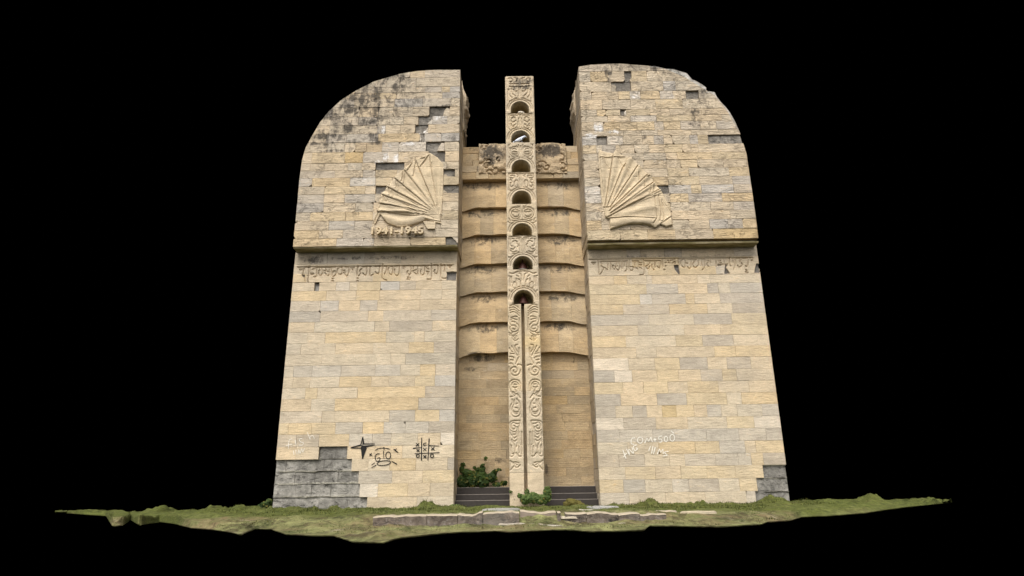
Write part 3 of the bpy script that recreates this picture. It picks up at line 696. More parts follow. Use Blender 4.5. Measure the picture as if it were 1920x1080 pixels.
# ------------------------------------------------------------------ fan reliefs
def relief(par, body, lines, soft, pivot, ox, oy, s, x0, x1, y0, y1, pleat, extra=None, name='fan_relief', thick=.05):
    bw = W(body, ox, oy, s, YU); pv = W([pivot], ox, oy, s, YU)[0]
    a = pix(x0, y1, YU); b_ = pix(x1, y0, YU)
    XX, ZZ = grid(a.x, b_.x, a.z, b_.z, .0105)
    m_ = inside(XX, ZZ, bw)
    E = dist_field(XX, ZZ, [bw + [bw[0]]], .12, False)
    ang0 = np.degrees(np.arctan2(ZZ - pv[1], XX - pv[0])); tk = thick * (.28 + .72 * np.clip((np.abs(ang0 - 88) - 8) / 42, 0, 1))
    H = np.where(m_, tk - .3 * tk * np.exp(-(E / .02)**2), -.12)
    if extra:
        for poly in extra:
            pw = W(poly, ox, oy, s, YU); mm = inside(XX, ZZ, pw); H = np.where(mm & ~m_, .06, H)
    # pleats: each flag laps over the one before it
    ang = np.arctan2(ZZ - pv[1], XX - pv[0]); rad = np.hypot(ZZ - pv[1], XX - pv[0])
    tips = sorted([math.atan2(W([t], ox, oy, s, YU)[0][1] - pv[1], W([t], ox, oy, s, YU)[0][0] - pv[0]) for t in pleat])
    for p, q in zip(tips[:-1], tips[1:]):
        k = (ang - p) / (q - p); sel = m_ & (k >= 0) & (k < 1)
        H = np.where(sel, H + np.minimum(1, rad / .9) * (.045 * k + .010 * np.sin(k * math.pi * 3)), H)
    D = dist_field(XX, ZZ, [W(l, ox, oy, s, YU) for l in lines], .08)
    H = np.where(H > 0, H - .030 * np.exp(-(D / .015)**2), H)
    R_ = dist_field(XX + .028, ZZ - .02, [W(l, ox, oy, s, YU) for l in lines], .08)
    H = np.where(H > 0, H + .018 * np.exp(-(R_ / .02)**2), H)
    for l in soft:
        S = dist_field(XX, ZZ, [W(l, ox, oy, s, YU)], .3)
        H = np.where(H > 0, H + .05 * np.exp(-(S / .11)**2), H)
    H += np.where(H > 0, .022 * npnoise(XX, ZZ, 11, 5, 5), 0)
    for q in range(9): H -= np.where(H > 0, .010 * np.exp(-((ZZ - (a.z + .12 + q * .305)) / .008)**2), 0)
    C = np.zeros(XX.shape + (3,)); C[:] = (.525, .418, .277); C *= (1 + .12 * npnoise(XX, ZZ, 21, 1.3, 3))[..., None]
    hf_object(name, XX, ZZ, H, YU, .14, MAT['relief'], par, C)
relief(tl, [(210,490),(290,410),(330,350),(400,295),(510,200),(600,155),(680,100),(780,150),(850,230),(842,600),(815,850),(825,905),(790,895),(660,855),(615,880),(450,935),(330,938),(220,900),(140,800),(110,860),(75,915),(62,860),(90,790),(130,680),(150,590),(200,510)],
 [[(690,130),(785,690)],[(540,195),(750,700)],[(430,320),(730,710)],[(400,300),(560,490),(700,660)],[(310,400),(700,740)],[(215,490),(690,780)],[(240,500),(520,650),(700,750)],[(165,580),(660,790)],[(180,640),(420,720),(640,800)],[(150,680),(400,740),(610,810)],
  [(160,770),(300,790),(480,815),(660,810),(740,840)],[(270,540),(290,610)],[(235,510),(250,590)],[(330,430),(355,545)],[(320,430),(325,510)],[(400,320),(385,430)],[(412,320),(412,460)],[(540,210),(515,370)],[(500,220),(450,310)],[(680,140),(590,270)],
  [(560,230),(600,270)],[(175,600),(180,650)],[(200,600),(245,680)],[(720,220),(745,450),(790,680)],[(600,170),(640,160)],[(660,850),(810,880)],[(110,700),(95,830)],[(130,720),(110,800),(80,880)],[(260,430),(250,480)],[(190,540),(210,500)]],
 [[(200,830),(350,880),(500,870),(620,830)],[(250,720),(450,770)]], (800, 800), 690, 270, 6, 698, 836, 284, 432,
 [(-100,760),(150,680),(165,580),(215,490),(310,400),(410,300),(540,195),(690,130),(850,100)], [[(620,875),(760,885),(760,1020),(720,1015),(660,950)]])
relief(tr, [(70,60),(110,90),(240,110),(260,75),(300,110),(370,150),(440,160),(520,240),(600,330),(660,360),(690,440),(760,520),(790,560),(860,700),(890,800),(900,920),(830,940),(770,910),(710,950),(640,920),(560,905),(440,905),(330,930),(200,970),(195,850),(150,830),(125,720),(95,500),(75,200)],
 [[(235,140),(150,700)],[(380,230),(330,310),(175,700)],[(520,245),(205,720)],[(630,350),(195,760)],[(690,445),(210,790)],[(750,530),(180,830)],[(120,180),(190,290)],[(280,160),(350,270)],[(380,230),(420,370)],[(520,330),(530,410)],
  [(580,390),(590,490)],[(650,480),(655,560)],[(690,470),(690,560)],[(700,590),(710,700),(725,830),(690,900)],[(740,590),(770,760),(760,870)],[(780,640),(805,850),(780,880)],[(800,670),(885,790),(890,830)],[(200,845),(450,835),(700,845)],[(90,160),(430,155)],
  [(610,385),(650,370)],[(540,260),(600,330)],[(780,900),(880,830)],[(125,715),(190,715)]],
 [[(370,800),(560,740),(690,720)],[(230,900),(450,870),(650,880)]], (150, 810), 1110, 270, 6, 1120, 1262, 276, 434,
 [(900,520),(750,530),(690,445),(630,350),(520,245),(380,230),(235,140),(80,60)], None, thick=.072)

# raised date under the left relief
def raised_text(body, px0, px1, py0, py1, Y, par, mat, ext=.05):
    cu = bpy.data.curves.new('date', 'FONT'); cu.body = body; cu.extrude = ext / 2; cu.offset = .026; cu.size = 1.0; cu.resolution_u = 3
    o = bpy.data.objects.new('tmp', cu); COL.objects.link(o)
    dg = bpy.context.evaluated_depsgraph_get(); me = bpy.data.meshes.new_from_object(o.evaluated_get(dg)); COL.objects.unlink(o)
    co = np.array([v.co[:] for v in me.vertices]); a, b_ = pix(px0, py1, Y), pix(px1, py0, Y)
    sx = (b_.x - a.x) / np.ptp(co[:, 0]); sz = (b_.z - a.z) / np.ptp(co[:, 1]); mn = co.min(0)
    for v in me.vertices:
        x, y, z = v.co; v.co = (a.x + (x - mn[0]) * sx, Y - ext / 2 - z + .0, a.z + (y - mn[1]) * sz)
    me.flip_normals() if False else None
    me.materials.append(mat)
    r = bpy.data.objects.new('date_numerals', me); link(r, par); r.color = (.56, .44, .28, 1); return r
dt = raised_text('1941-1945', 697, 795, 426.5, 441.5, YU - .05, tl, MAT['ashlar'], .10)
dt['label'] = 'raised numerals reading 1941-1945'

# ------------------------------------------------------------------ graffiti (paint and chalk marks)
def ribbon(name, strokes, ox, oy, s, Y, width, mat, par, closed=()):
    vs, fs = [], []; lift = .010
    for si, st_ in enumerate(strokes):
        pts = spline(W(st_, ox, oy, s, Y)); n = len(pts)
        for i, p in enumerate(pts):
            a = pts[max(0, i-1)]; b_ = pts[min(n-1, i+1)]
            t = Vector((b_[0]-a[0], b_[1]-a[1])); t = t.normalized() if t.length > 1e-6 else Vector((1, 0)); q = Vector((-t.y, t.x)) * width * (.4 + .15 * math.sin(i * 2.1 + si))
            z = Y - lift - .0006 * si
            vs += [(p[0] + q.x, z, p[1] + q.y), (p[0] - q.x, z, p[1] - q.y)]
            if i: k = len(vs); fs.append((k-4, k-3, k-1, k-2))
    return mesh_obj(name, vs, fs, mat, par)
def ell(cx, cy, rx, ry, n=12, rot=0): return [(cx + rx*math.cos(2*math.pi*i/n)*math.cos(rot) - ry*math.sin(2*math.pi*i/n)*math.sin(rot), cy + rx*math.cos(2*math.pi*i/n)*math.sin(rot) + ry*math.sin(2*math.pi*i/n)*math.cos(rot)) for i in range(n+1)]
def cross(x, y, r): return [[(x-r, y-r), (x+r, y+r)], [(x+r, y-r), (x-r, y+r)]]
E_ = (490, 790, 4.695)
sw = W([(893,140),(905,200),(1000,205),(925,225),(892,330),(878,232),(790,232),(878,205)], *E_, YL)
fv = [(x, YL - .0105, z) for x, z in sw]
cc = W([(890,215)], *E_, YL)[0]; fv.append((cc[0], YL - .0105, cc[1]))
star = mesh_obj('graffiti_star', fv, [(8,0,1),(8,2,3),(8,3,4),(8,4,5),(8,6,7)], MAT['char'], tl)
ribbon('graffiti_star_outline', [[(893,138),(877,205)],[(893,138),(906,203)],[(906,200),(1000,197)],[(1000,207),(926,226)],[(878,232),(891,330)],[(892,330),(926,232)],[(788,232),(878,207)],[(788,233),(880,236)],[(890,215),(878,232)],[(890,215),(926,228)]], *E_, YL, .026, MAT['char'], tl)
gi = [[(1005,255),(1030,240),(1080,235),(1135,245)],[(1080,225),(1081,252)],[(1042,285),(1015,290),(1003,318),(1015,350),(1040,345),(1045,322),(1020,325)],[(1075,258),(1080,330)],ell(1118,300,22,30),[(950,285),(975,300)],[(972,280),(955,302)],
      [(1165,245),(1205,275)],[(1192,240),(1175,257)],ell(1080,367,60,20,14,-.12),[(970,385),(1000,365)],[(970,410),(1012,385)],[(1145,350),(1195,378)]]
o = ribbon('graffiti_lettering', gi, *E_, YL, .026, MAT['char'], tl); o['label'] = 'dark graffiti reading GIO with an oval under it'
tt = [[(1412,145),(1410,345)],[(1478,150),(1467,342)],[(1335,238),(1410,230)],[(1475,215),(1568,217)],[(1350,285),(1570,275)]]
for (x, y, r) in [(1376,206,14),(1380,257,12),(1440,247,14),(1510,240,14),(1440,312,13)]: tt += cross(x, y, r)
tt += [[(1455,190),(1432,195),(1430,210),(1455,212)], ell(1378,303,13,14,8), ell(1503,303,15,15,8)]
o = ribbon('graffiti_game', tt, *E_, YL, .028, MAT['char'], tl); o['label'] = 'noughts and crosses grid drawn in dark paint'
fi = [[(268,155),(248,165),(240,200),(240,240)],[(220,215),(270,203)],[(300,165),(306,215)],[(296,148),(300,150)],[(362,150),(335,160),(345,180),(372,190),(360,210),(330,208)],[(405,95),(432,160)],[(430,140),(452,125),(468,152)],
      [(285,258),(290,295)],[(305,250),(309,290)],[(325,290),(330,250),(345,282),(355,240),(366,272),(382,235)]]
o = ribbon('chalk_lettering', fi, *E_, YL, .015, MAT['chalk'], tl); o['label'] = 'white chalk scrawl reading fish'
J_ = (1100, 780, 4.695)
rc = [[(425,192),(398,198),(390,222),(396,246),(418,248)],ell(470,213,23,27),[(510,240),(530,195)],[(530,195),(545,225)],[(545,225),(565,185)],[(565,185),(577,230)],[(600,192),(600,225)],[(588,208),(612,208)],
      [(662,176),(636,180)],[(636,180),(633,204),(656,204),(660,226),(636,232)],ell(697,203,14,24),ell(752,192,20,30),[(740,130),(765,152)],
      [(318,300),(345,375)],[(350,328),(322,362)],[(350,290),(375,345)],[(376,345),(370,292),(410,330),(398,275)],[(440,255),(412,268),(422,305),(446,290),(432,280)],
      [(560,265),(545,305)],[(582,265),(570,330)],[(602,275),(586,335)],[(620,335),(640,290)],[(640,290),(650,322)],[(650,322),(670,290)],[(670,290),(672,335)],[(718,312),(682,320),(706,345),(670,352)]]
o = ribbon('chalk_lettering', rc, *J_, YL, .022, MAT['chalk'], tr); o['label'] = 'white chalk writing reading COM+500, KING and IIIMS'

# ------------------------------------------------------------------ central pillar
pil = thing('carved_pillar', 'tall slender carved pillar with seven arched niches and a slot up its lower half, between the towers', 'pillar', (pix(985, 945, YP).x, YP, 0))
pl = [pix(x, y, YP).x for x, y in [(949,160),(950,300),(951,450),(951.5,600),(952.5,750),(953.5,920)]]
pr = [pix(x, y, YP).x for x, y in [(1001,160),(1005.5,300),(1010,450),(1013,600),(1015.5,750),(1018,920)]]
print('pillar', pl, pr)
px0, px1 = sum(pl) / len(pl), sum(pr) / len(pr); pxc = (px0 + px1) / 2
def mirror(sts): return sts + [[(2*pxc - x, z) for x, z in s_] for s_ in sts]
# left half of each carved panel, in enlarged-view coordinates
def RG(k): return [(940,140,10.8),(940,230,10.8),(940,320,10.8),(940,410,10.8),(940,500,10.8),(940,590,9.0),(940,700,9.0),(940,810,7.71)][k]
def spiral(cx, cy, r0, r1, a0, turns, n=14, ky=1.0):
    return [(cx + (r0 + (r1-r0)*i/n) * math.cos(a0 + 2*math.pi*turns*i/n), cy + ky * (r0 + (r1-r0)*i/n) * math.sin(a0 + 2*math.pi*turns*i/n)) for i in range(n+1)]
PAN = {
 0: [[(170,185),(340,185)],[(170,235),(240,240)],[(300,235),(380,240)],[(150,300),(160,400),(215,462)],[(200,280),(215,370),(290,432)],[(245,300),(270,335),(320,330)],[(270,250),(345,240),(352,300)],[(350,300),(350,400),(338,440)],
     [(240,395),(275,425)],[(150,545),(230,510),(300,468)],[(135,290),(140,560)],[(380,290),(380,460)],[(140,80),(200,70),(230,120),(180,150)],[(260,60),(330,80),(300,130)],
     [(170,790),(340,788),(372,850),(340,960),(322,1050),(250,1092),(190,1060),(170,950),(168,792)],[(190,822),(340,818)],[(208,888),(250,855),(292,888)],[(195,920),(230,962),(300,920)],[(198,990),(228,1045),(292,1000)],[(380,800),(388,1060)],[(352,880),(352,1075)],[(140,790),(140,1080)]],
 1: [spiral(268,570,85,85,0,1),spiral(262,575,112,112,-1.2,.8),[(225,540),(260,520),(300,545)],[(230,590),(310,590)],[(230,620),(270,640),(310,615)],[(250,660),(300,668)],[(345,450),(360,520),(380,600),(350,680)],[(395,470),(400,620),(390,700)],[(160,690),(170,740),(210,745)],
     [(150,110),(190,160),(240,125)],[(170,20),(190,60),(250,92)],[(140,440),(140,560)],[(330,700),(250,725)],[(180,430),(150,470)]],
 2: [[(175,150),(240,150)],[(190,100),(260,95),(270,150)],[(320,80),(345,95),(330,130)],[(170,190),(200,180),(215,240),(180,250)],spiral(305,265,42,42,0,1,12,1.8),[(180,290),(200,330),(240,300)],[(375,60),(378,330)],[(405,60),(408,330)],[(150,60),(155,370)],[(145,380),(200,405)],[(290,205),(310,190),(330,205)],[(160,60),(400,52)],
     spiral(285,855,118,118,0,1,16),spiral(285,860,88,70,-.6,.9),[(220,835),(350,838)],[(210,770),(250,750),(290,770)],[(330,720),(360,740)],[(240,900),(260,930),(310,925)],[(330,965),(370,965)],[(220,1005),(280,1015)],[(375,720),(390,840),(385,960)],[(150,960),(180,1020)],[(300,790),(340,800)]],
 3: [[(160,375),(220,362),(340,372),(400,380)],[(175,410),(180,540),(235,560)],[(225,475),(275,448),(325,475)],[(300,400),(350,400),(365,450)],[(210,400),(260,410)],[(200,615),(250,620),(275,580)],[(180,640),(230,680),(310,660)],[(225,705),(290,710),(350,675)],[(345,545),(330,580)],[(378,400),(380,700)],[(410,410),(412,690)],[(150,400),(152,720)],[(145,780),(200,785)],[(320,500),(360,540)],[(140,60),(200,100)]],
 4: [[(175,130),(240,140),(300,110),(360,95),(430,92)],[(345,130),(385,135)],[(310,175),(345,205)],[(340,245),(375,270)],[(270,310),(285,310)],[(245,330),(230,400),(265,445)],[(300,240),(300,300)],[(250,310),(300,330),(310,400)],[(180,220),(185,400)],[(390,290),(395,390)],[(150,190),(190,200)],[(165,480),(180,520)],[(210,200),(215,330)],[(400,150),(420,280)]]}
PAN[5] = [[(115,30),(130,130),(165,180)],[(160,85),(200,70),(260,90)],[(165,55),(230,30),(270,40)],[(180,115),(230,125),(255,150)],spiral(210,225,20,100,2.4,-1.55,22,.85),[(300,60),(312,200),(290,290),(245,330)],[(135,345),(190,355),(190,410),(230,438),(285,410)],[(130,310),(165,320),(190,300)],spiral(225,375,8,40,0,1.3),
     [(175,530),(225,620),(270,695)],[(275,510),(235,520),(240,580),(290,640)],[(300,560),(300,690)],[(135,560),(160,610),(190,630)],[(155,655),(215,660)],[(140,712),(195,715),(220,740)],[(150,765),(200,770)],[(140,830),(165,820),(190,840)],[(300,710),(245,830)],[(270,850),(300,840),(350,860)],
     spiral(225,945,14,100,3.6,-1.6,24,.98),[(205,880),(245,885)],[(130,880),(125,960)]]
PAN[5] += [[(150+o_, y_), (205+o_, y_-18), (265+o_, y_+10), (300, y_+50)] for (y_, o_) in [(-30,0),(-70,-5),(-110,-10),(-150,0)]] + [[(190,-190),(250,-185)]]
PAN[6] = [[(320,420),(260,345),(225,380),(150,400)],[(320,290),(325,190),(290,125),(215,110),(150,140),(125,220),(165,310),(210,370)],[(290,270),(290,190),(240,145),(190,160),(175,200)],[(215,185),(265,190)],[(195,230),(230,245),(260,230)],[(235,270),(250,315)],[(160,310),(215,330),(240,360)],
     [(180,440),(190,490),(155,560),(150,640),(180,710),(235,735),(300,710),(330,630),(310,510),(260,430)],[(220,450),(215,520),(185,590),(195,650),(235,685),(285,670),(300,610)],[(250,515),(275,510)],[(235,580),(275,590)],[(205,640),(240,660),(285,650)],
     [(135,1060),(135,900),(150,830),(200,805),(320,800)],[(290,855),(240,850),(200,830),(165,880),(175,930),(215,945),(240,910),(215,885)],[(150,960),(210,990),(265,975),(270,910)],[(155,1010),(160,1060)],[(190,1030),(240,1035)],[(320,810),(300,900),(295,1070)]]
PAN[7] = [[(155,0),(170,30),(200,40),(215,15)],[(155,40),(180,90),(220,70)],[(150,110),(190,135),(225,115)],[(235,0),(235,170),(220,215)],[(125,0),(125,340)],[(150,130),(190,200),(195,290),(160,320),(145,290),(145,200)],[(115,350),(160,355),(210,305),(250,350),(295,350)],[(260,0),(262,180)],[(295,0),(298,330)],[(255,200),(262,310)],[(285,185),(300,185)],
     [(130,420),(180,460),(200,510),(240,510),(270,480)],[(125,560),(180,500)],[(200,435),(250,450)],[(130,420),(125,560)],[(180,440),(230,480)]]
strokes = []
for k, L in PAN.items(): strokes += [W(s_, *RG(k), YP) for s_ in L]
strokes = mirror(strokes)
NICHE = [(977,190,211.8,17.6),(977,244.8,267,17.6),(978,299.5,323,18),(979.5,357.5,382.5,17.8),(979.5,418.8,442,18.6),(980.7,480.4,505.4,18.5),(981.4,544,570,18.7)]
ztop_p = pix(975, 143, YP).z; zbot_p = -.25
nich_w = []
for (x, yt, yb, hw) in NICHE:
    zt_, zb_ = pix(x, yt, YP).z, pix(x, yb, YP).z; nich_w.append((zb_, zt_, abs(pix(x + hw, yb, YP).x - pix(x, yb, YP).x)))
hwn = sum(n_[2] for n_ in nich_w) / 7
print('niches', nich_w, 'pil', px0, px1, ztop_p)
for (zb_, zt_, hw) in nich_w:                                # moulding lines round each arch
    for off in (.065, .12):
        h = zt_ - zb_
        strokes.append([(pxc + (hwn + off) * math.cos(a), zb_ + .12 + (h - .12 + off) * math.sin(a)) for a in np.linspace(0, math.pi, 17)])
cuts = [zbot_p] + [pix(985, y, YP).z for y in (886, 733)] + [nich_w[6][0]] + [nich_w[k][0] for k in range(5, -1, -1)] + [ztop_p]
names = ['plinth_block', 'carved_panel', 'carved_panel', 'carved_panel'] + ['niche_panel'] * 7
slot_top = nich_w[6][0]; sx = pxc - .02
cuts = sorted(cuts)
for i in range(len(cuts) - 1):
    z0, z1 = cuts[i], cuts[i+1]
    XX, ZZ = grid(px0, px1, z0 + .002, z1 - .002, .0095)
    D = dist_field(XX, ZZ, strokes, .06)
    bas = np.minimum(1, np.minimum(XX - px0, px1 - XX) / .03)
    H = -.036 * np.exp(-(D / .0165)**2) - .02 * (1 - bas)
    H += .02 * npnoise(XX, ZZ, 31 + i, 9, 4) * (1.0 if z0 > 0 else .5)
    # hollow of the niche
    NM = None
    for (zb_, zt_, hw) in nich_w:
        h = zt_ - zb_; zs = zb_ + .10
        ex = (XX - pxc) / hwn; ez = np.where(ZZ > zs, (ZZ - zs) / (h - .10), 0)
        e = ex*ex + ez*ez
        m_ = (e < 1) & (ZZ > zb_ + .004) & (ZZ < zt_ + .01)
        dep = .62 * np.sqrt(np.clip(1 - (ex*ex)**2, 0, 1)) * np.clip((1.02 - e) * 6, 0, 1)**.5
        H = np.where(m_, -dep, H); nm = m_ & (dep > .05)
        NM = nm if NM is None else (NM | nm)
    m_ = (np.abs(XX - sx) < .042) & (ZZ < slot_top + .01)
    H = np.where(m_, -.5, H)
    C = np.zeros(XX.shape + (3,)); tone = np.array([TONE['c'], TONE['t'], (.505, .405, .272)][i % 3]) * .96; C[:] = tone
    C *= (1 + .1 * npnoise(XX, ZZ, 3, 2, 3))[..., None]
    if z0 < pix(985, 655, YP).z < z1 or True:
        yy = np.exp(-((ZZ - pix(1000, 640, YP).z) / .22)**2) * (XX > sx) ; C = C * (1 - yy[..., None]*.35) + np.array((.56,.38,.13)) * yy[..., None] * .35
    C[NM] = np.array((.34, .265, .14))  # hollows darker brown: shade of the overhang put into the colour
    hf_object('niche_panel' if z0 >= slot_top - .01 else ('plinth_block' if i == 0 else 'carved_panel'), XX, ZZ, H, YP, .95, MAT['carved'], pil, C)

# things in the niches
def lathe(name, prof, cx, cy, mat, par=None, n=24):
    vs, fs = [], []
    for r, z in prof:
        for k in range(n): vs.append((cx + r*math.cos(2*math.pi*k/n), cy + r*math.sin(2*math.pi*k/n), z))
    for i in range(len(prof)-1):
        for k in range(n): fs.append((i*n+k, i*n+(k+1) % n, (i+1)*n+(k+1) % n, (i+1)*n+k))
    return mesh_obj(name, vs, fs, mat, par, smooth=True)
def bell(ni, label, rim_mat):
    zb_, zt_, hw = nich_w[ni]; cy = YP + .28; z0 = zb_ + .20 * (zt_ - zb_); h = .55 * (zt_ - zb_); r = .15
    t = thing('bell', label, 'bell', (pxc, cy, z0), 'bells hanging in the lower niches')
    lathe('bell_body', [(r, z0), (r*.9, z0 + h*.15), (r*.72, z0 + h*.5), (r*.6, z0 + h*.8), (r*.35, z0 + h*.97), (.01, z0 + h), (.01, z0+h-.02), (r*.5, z0+h*.7), (r*.8, z0+.02)], pxc, cy, MAT['rust'], t)
    lathe('rim', [(r*.9, z0 + .012), (r*1.04, z0), (r*1.04, z0 - .015), (r*.85, z0 - .012), (r*.82, z0 + .01)], pxc, cy, rim_mat, t)
    lathe('hanger', [(.014, z0 + h - .01), (.014, zt_ + .02)], pxc, cy, MAT['rust'], t, 8)
bell(5, 'dark bell with a pale worn rim hanging in the second niche from the slot', MAT['pale_metal'])
bell(6, 'dark reddish bell hanging in the lowest arched niche, right above the slot', MAT['rust'])

def bird():
    zb_, zt_, hw = nich_w[1]; z = zb_ + .01; x = pxc - .02; y = YP + .10
    t = thing('bird', 'white bird with a dark breast perched in the second niche from the top', 'bird', (x, y, z))
    # body as one lofted surface from tail to head
    sec = [(-.26, .055, .012, .03), (-.20, .075, .035, .03), (-.10, .11, .07, .06), (0, .155, .085, .075), (.08, .20, .08, .078), (.13, .245, .055, .055), (.16, .28, .045, .045), (.20, .285, .04, .04), (.235, .275, .02, .02), (.27, .262, .004, .004)]
    vs, fs = [], []; n = 16
    for (dx, dz, ry, rz) in sec:
        for k in range(n):
            a = 2*math.pi*k/n; vs.append((x + dx*.8, y + ry*math.cos(a), z + dz*.85 + rz*math.sin(a)*.9))
    for i in range(len(sec)-1):
        for k in range(n): fs.append((i*n+k, i*n+(k+1) % n, (i+1)*n+(k+1) % n, (i+1)*n+k))
    fs += [tuple(range(n)), tuple(reversed(range(len(sec)*n-n, len(sec)*n)))]
    wm = plain('white_feathers', (.62, .66, .74), .8, .1, 30); dm = plain('dark_feathers', (.03, .022, .02), .8)
    mi = [0] * len(fs)
    for q, f in enumerate(fs):
        c = sum((Vector(vs[v]) for v in f), Vector()) / len(f)
        if c.x - x > -.0 and (c.z - z) < .145 + .3 * max(0, c.x - x) : mi[q] = 1
    mesh_obj('body', vs, fs, wm, t, smooth=True, mats=[dm], midx=mi)
    for s_ in (-1, 1):                                     # folded wings
        wv, wf = [], []; m_ = 7
        for i in range(m_):
            u = i / (m_-1); wx = .09 - .30*u; w_ = .075 * math.sin(math.pi * min(1, .25 + u*.75)) + .004; zc = .175 - .10*u
            for k in range(5):
                v = k/4 - .5; wv.append((x + wx*.85, y + s_*(.088 - .03*u - .03*(2*v)**2), z + (zc + v*2*w_)*.85))
        for i in range(m_-1):
            for k in range(4): wf.append((i*5+k, i*5+k+1, (i+1)*5+k+1, (i+1)*5+k))
        w = mesh_obj('wing', wv, wf, wm, t, smooth=True)
        sm = w.modifiers.new('thick', 'SOLIDIFY'); sm.thickness = .012
    for s_ in (-1, 1):
        v, f = box_vf(x + .01, x + .022, y + s_*.03 - .006, y + s_*.03 + .006, z - .01, z + .09)
        mesh_obj('leg', v, f, MAT['rust'], t)
bird()
# bit of rubble in the top niche
def rubble(name, x, y, z, sx_, sy, sz, mat, par=None, seed=1, n=2, color=(.5, .45, .36)):
    import bmesh
    bm = bmesh.new(); bmesh.ops.create_icosphere(bm, subdivisions=n, radius=1)
    for v in bm.verts:
        k = 1 + .35 * fbm(v.co.x*1.3 + seed*7, v.co.y*1.3, v.co.z*1.3, 3)
        v.co = Vector((x + v.co.x*k*sx_, y + v.co.y*k*sy, z + v.co.z*k*sz))
    me = bpy.data.meshes.new(name); bm.to_mesh(me); bm.free(); me.materials.append(mat)
    o = bpy.data.objects.new(name, me); link(o, par); o.color = (*color, 1); return o
zb_, zt_, _ = nich_w[0]
o = rubble('stone_fragment', pxc + .03, YP + .1, zb_ + .05, .1, .08, .07, MAT['ashlar'], seed=4, color=(.62, .55, .44)); o['label'] = 'small pale stone fragment lying in the topmost niche'; o['category'] = 'stone'

# ------------------------------------------------------------------ back wall with its lapped ledges
bw = thing('back_wall', 'recessed sandstone wall with seven lapped ledges behind the pillar, between the towers', 'wall', (pxc, YW, 0))
wl, wr = xi - .02, xr + .02
wl_u, wr_u = xi_u - .02, xr_u + .02
ledge_y = [336.5, 387.5, 438.5, 493, 546.5, 603, 661]
ledge_z = [pix(905, y, YW - .25).z for y in ledge_y]
wall_top = pix(905, 277, YW - .1).z
v, f = box_vf(min(wl, wl_u) , max(wr, wr_u), YW + .15, YW + .9, -.3, wall_top - .03); mesh_obj('core', v, f, MAT['mortar'], bw)
def bow(x, side):
    """the ledges curve back towards the towers"""
    t = (x - wl) / (px0 - wl) if side < 0 else (wr - x) / (wr - px1)
    t = max(0, min(1, t)); s = max(0, 1 - t / .42); return -.13 * s * s * (3 - 2*s) + .010 * math.sin(t * 9 + x)
def band(z0, z1, xa, xb, side, col, seed):
    n = max(4, int((xb - xa) / .05)); m_ = 7; vs, fs = [], []
    for i in range(n + 1):
        x = xa + (xb - xa) * i / n
        bo = bow(x, side); w = .02 * fbm(x * 2.2, seed, 0, 3)
        for j in range(m_ + 1):
            t = j / m_; z = z0 + (w + bo * .75) * (1-t) + (z1 - z0 + .03) * t
            y = YW - .02 - (.15 + bo * .6) * min(1, (1 - t) / .55)**.8 - .03 * (1-t) + .012 * fbm(x*3, z*3, seed)
            vs.append((x, y, z))
        vs.append((x, YW + .16, z0 + w + .01))
    k = m_ + 2
    for i in range(n):
        for j in range(m_): a = i*k+j; fs.append((a, a+k, a+k+1, a+1))
        a = i*k; fs.append((a+m_+1, a+k+m_+1, a+k, a))
    fs.append(tuple(range(0, m_+1)) + (m_+1,)); fs[-1] = tuple(fs[-1]); a = n*k; fs.append(tuple(reversed(range(a, a+m_+2))))
    mesh_obj('ledge_block', vs, fs, MAT['wall'], bw, smooth=False, color=col)
for k in range(1, 7):
    z1, z0 = ledge_z[k-1], ledge_z[k]
    for side, a, b_ in ((-1, wl - .0, px0 + .05), (1, px1 - .05, wr + .0)):
        c1 = a + (b_ - a) * random.choice([.3, .42, .36]); c2 = a + (b_ - a) * random.uniform(.62, .75)
        es = [a, c1, c2, b_]
        for q in range(3): band(z0, z1, es[q] + .002, es[q+1] - .002, side, jit(TONE[random.choice('ctctn' if side < 0 else 'cttgt')], .05), k * 3 + 10 * side)
